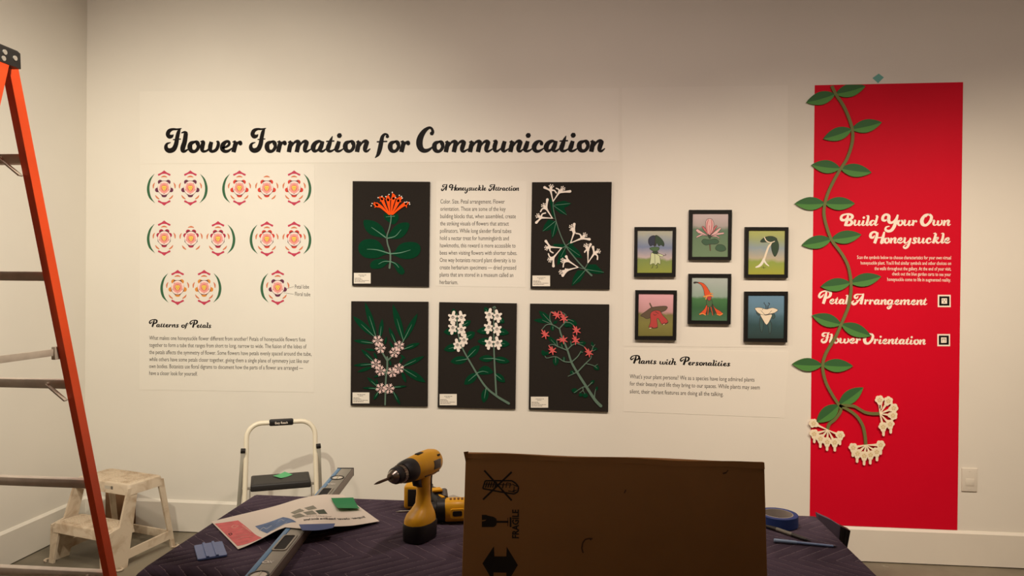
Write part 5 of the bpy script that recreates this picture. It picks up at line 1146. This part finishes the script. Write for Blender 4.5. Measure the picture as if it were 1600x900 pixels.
# ------------------------------------------------------------------ painter's tape roll, marker, pen
tc_ = Vector((0.632, -1.762, TZ1))
RO = empty('tape_roll', tc_); tag(RO, 'roll of blue painter tape lying flat beside the cardboard box', 'tape roll')
def ring3(m_, r0, r1, h, mm=0, n=48, z0=0.0):
    m_.loft([[tc_+Vector((r*cos(2*pi*k/n), r*sin(2*pi*k/n), z)) for k in range(n)] for r, z in ((r0, z0), (r1-0.001, z0), (r1, z0+0.001), (r1, h-0.001), (r1-0.001, h), (r0, h), (r0, z0))], mm, cap=False)
m_ = MB(); ring3(m_, 0.046, 0.0605, 0.034); m_.build('tape', mat('blue_tape',(28,54,118),0.6), RO, angle=40)
m_ = MB(); ring3(m_, 0.0435, 0.0461, 0.0345); co_ = m_.build('core', mat('grey_core',(176,166,154),0.7), RO, angle=40)
m_ = MB()
def corep(u, v): a = u; return tc_+Vector((0.0433*cos(a), 0.0433*sin(a), 0.010+v))
for a0_, a1_, w_ in ((2.2,1.75,'2090'),(1.25,0.65,'1.41 in'),(0.35,0.1,'x')):
    text_into(m_, w_, (a0_, 0), (a1_, 0), 0.012, lambda u, v: corep(u, v), bold=0.01)
m_.build('printing', M_ink, co_, smooth=False)
def pencil(name, A, B, r, segs, label, cat):
    """A = blunt end, B = point"""
    d = (B-A); Lg = d.length; d.normalize(); s_ = Vector((-d.y, d.x, 0)); X = Matrix((d, s_, Vector((0, 0, 1)))).transposed().to_4x4(); X.translation = Vector((A.x, A.y, TZ1+r+0.0008))
    E = empty(name, (A.x, A.y, TZ1)); tag(E, label, cat)
    for nm, prof, M in segs:
        m_ = MB(); m_.X = X; m_.lathe([(a*Lg, b*r) for a, b in prof], 14); m_.build(nm, M, E, angle=40)
pencil('marker', onZ(1192,819,TZ+.008), onZ(1267.5,845.5,TZ+.005), 0.0058, [('barrel',[(0,.75),(.01,.95),(.82,1),(.9,.75)],mat('dark_marker',(58,54,50),0.4)),('tip',[(.89,.7),(.97,.35),(1,.08)],M_tk),('print_band',[(.30,1.02),(.62,1.03)],mat('silver_print',(120,116,104),0.4))], 'dark grey slim marker lying behind the blue pen', 'marker')
pencil('pen', onZ(1209,843.5,TZ+.008), onZ(1309,853.5,TZ+.004), 0.0048, [('cap',[(0,.85),(.01,1.15),(.34,1.12),(.37,.95)],mat('pale_blue_cap',(128,150,178),0.35)),('barrel',[(.36,.9),(.93,.85)],mat('blue_barrel',(104,124,160),0.35)),('tip',[(.92,.8),(.96,.5),(1,.1)],mat('dark_tip',(40,40,52),0.4))], 'light blue ballpoint pen on the right end of the table', 'pen')

# ------------------------------------------------------------------ cardboard box leaning on the table's front edge
Bt = [onY(727.5,715.5,-2.345), onY(1194.5,725,-2.345)]
bw = Vector((Bt[1].x-Bt[0].x, 0, 0)).length
tl = math.atan(0.150); axu = Vector((0, sin(tl), cos(tl))); axn = Vector((0, -cos(tl), sin(tl))); axx = Vector((1, 0, 0)); BT = 0.034
zb_top = (Bt[0].z+Bt[1].z)/2; Hb = (zb_top)/cos(tl)
topc = Vector(((Bt[0].x+Bt[1].x)/2, -2.345, zb_top)); base = topc-axu*Hb
BX = Matrix((axx, axu, axn)).transposed().to_4x4(); BX.translation = base+Vector((0, 0, 0.006))
CB = empty('cardboard_box', (base.x, base.y, 0)); tag(CB, 'large flat brown cardboard box with fragile symbols leaning on the table', 'box')
M_cb = mat('brown_cardboard', (144,102,58), 0.85, var=0.05, scale=7, bump=0.05, spec=0.15); M_ci = mat('carton_ink', (34,26,20), 0.8); M_ct = mat('torn_board', (168,124,82), 0.9)
def cb(): m_ = MB(); m_.X = BX; return m_
m_ = cb(); hw_ = bw/2
m_.box((0, Hb/2-0.002, -BT/2), (bw, Hb-0.004, BT), 0, 0.0025, 2); m_.build('carton', M_cb, CB)
m_ = cb(); m_.loft([[(x, Hb+dy, z) for dy, z in ((-0.012+0.0015*sin(x*31), 0.0012), (0.0012+0.0016*sin(x*23+1), -0.001), (0.0016+0.0012*sin(x*17), -BT*0.6), (-0.004, -BT*0.6), (-0.012, -0.001))] for x in [-hw_+bw*i/40 for i in range(41)]]); m_.build('top_flap', M_cb, CB, smooth=False)
m_ = cb(); m_.add([(-hw_-0.005, Hb+0.004, 0.001), (-hw_+0.006, Hb+0.0055, 0.0015), (-hw_+0.004, Hb-0.012, 0.001), (-hw_+0.0005, Hb-0.018, 0.001), (-hw_-0.005, Hb+0.004, -0.003), (-hw_+0.006, Hb+0.0055, -0.006), (-hw_+0.004, Hb-0.012, -0.005), (-hw_+0.0005, Hb-0.018, -0.005)], [(0,3,2,1),(4,5,6,7),(0,1,5,4),(1,2,6,5),(2,3,7,6),(3,0,4,7)]); m_.build('torn_corner', M_cb, CB, smooth=False)
BXI = BX.inverted()
def bp_(px, py):                                        # photo point -> box face (x, y)
    d = ray(px, py); n = axn; o_ = BX.translation; tt = (o_-CAM).dot(n)/d.dot(n); q = BXI @ (CAM+d*tt); return q.x, q.y
zc = lambda x, y: bp_(710+x/4.285, 690+y/4.285)
def face(pts, z=0.0006, m=0, mb=None): 
    q = [zc(*p) for p in pts]; a = sum(q[i-1][0]*q[i][1]-q[i][0]*q[i-1][1] for i in range(len(q)))
    if a < 0: q = q[::-1]
    mb.add([(x, y, z) for x, y in q], [tuple(range(len(q)))], m)
def seg(mb, a, b, w, z=0.0006, m=0):
    a = Vector(zc(*a)); b = Vector(zc(*b)); d = (b-a).normalized(); n = Vector((-d.y, d.x))*w/4.285*1.535e-3/2
    mb.add([(p.x, p.y, z) for p in (a-n, b-n, b+n, a+n)], [(0,1,2,3)], m)
m_ = cb(); seg(m_, (200,193), (384,394), 12, 0.0009); seg(m_, (384,203), (192,388), 12, 0.001)                # crossed-out cutter
cut = [(207,262),(385,262),(412,280),(430,305),(425,335),(400,350),(360,345),(300,335),(190,314)]
for a, b in zip(cut, cut[1:]+cut[:1]): seg(m_, a, b, 10, 0.0007)
for x in (212,228,244,260,275): seg(m_, (x+8,270), (x-4,308), 9, 0.0008)
seg(m_, (330,276), (322,312), 8, 0.0008); seg(m_, (350,276), (378,280), 6, 0.0008); seg(m_, (350,276), (346,308), 6, 0.0008); seg(m_, (378,280), (368,310), 6, 0.0008); seg(m_, (388,285), (420,300), 6, 0.0008); seg(m_, (390,330), (418,325), 6, 0.0008); seg(m_, (400,300), (398,335), 6, 0.0008); seg(m_, (205,285), (385,290), 5, 0.0008); seg(m_, (360,330), (405,338), 6, 0.0008)
m_.build('no_cutter_symbol', M_ci, CB, smooth=False)
m_ = cb(); face([(184,490),(212,490),(226,496),(262,503),(280,515),(286,536),(280,560),(264,572),(184,572),(184,534),(206,530),(214,522),(184,526)], mb=m_); seg(m_, (284,537), (362,537), 13); face([(370,506),(382,506),(382,572),(370,572)], 0.0007, mb=m_); seg(m_, (358,510), (358,566), 4)
m_.build('glass_symbol', M_ci, CB, smooth=False)
m_ = cb(); A = zc(430,648); B = zc(430,455); cpx = abs(zc(430,600)[0]-zc(388,600)[0]); text_into(m_, 'FRAGILE', A, B, cpx, lambda u, v: (u, v, 0.0007), bold=0.035); m_.build('fragile_lettering', M_ci, CB, smooth=False)
m_ = cb(); face([(188,815),(265,700),(268,768),(348,768),(350,703),(425,826),(372,915),(348,960),(348,878),(262,876),(262,950),(232,890)], mb=m_); m_.build('arrow_symbol', M_ci, CB, smooth=False)
zc2 = zc
m_ = cb(); 
for k, (pts, w_) in enumerate((([(925,650),(900,648),(875,655),(858,680),(853,715),(862,745)],9),([(905,648),(915,660)],7))):
    for a, b in zip(pts[:-1], pts[1:]): seg(m_, a, b, w_, 0.0008+0.0001*k)
for a, b in (((958+760-250+0,190),(0,0)),): pass
def z6(x, y): return (x+ (960-710)*4.285, y)
for a, b, w_ in ((z6(725,214), z6(748,208), 10), (z6(745,210), z6(762,190), 6), (z6(66,345), z6(76,322), 7)): seg(m_, a, b, w_, 0.0009)
m_.build('scuff', mat('scuffed_card',(84,56,32),0.9), CB, smooth=False)
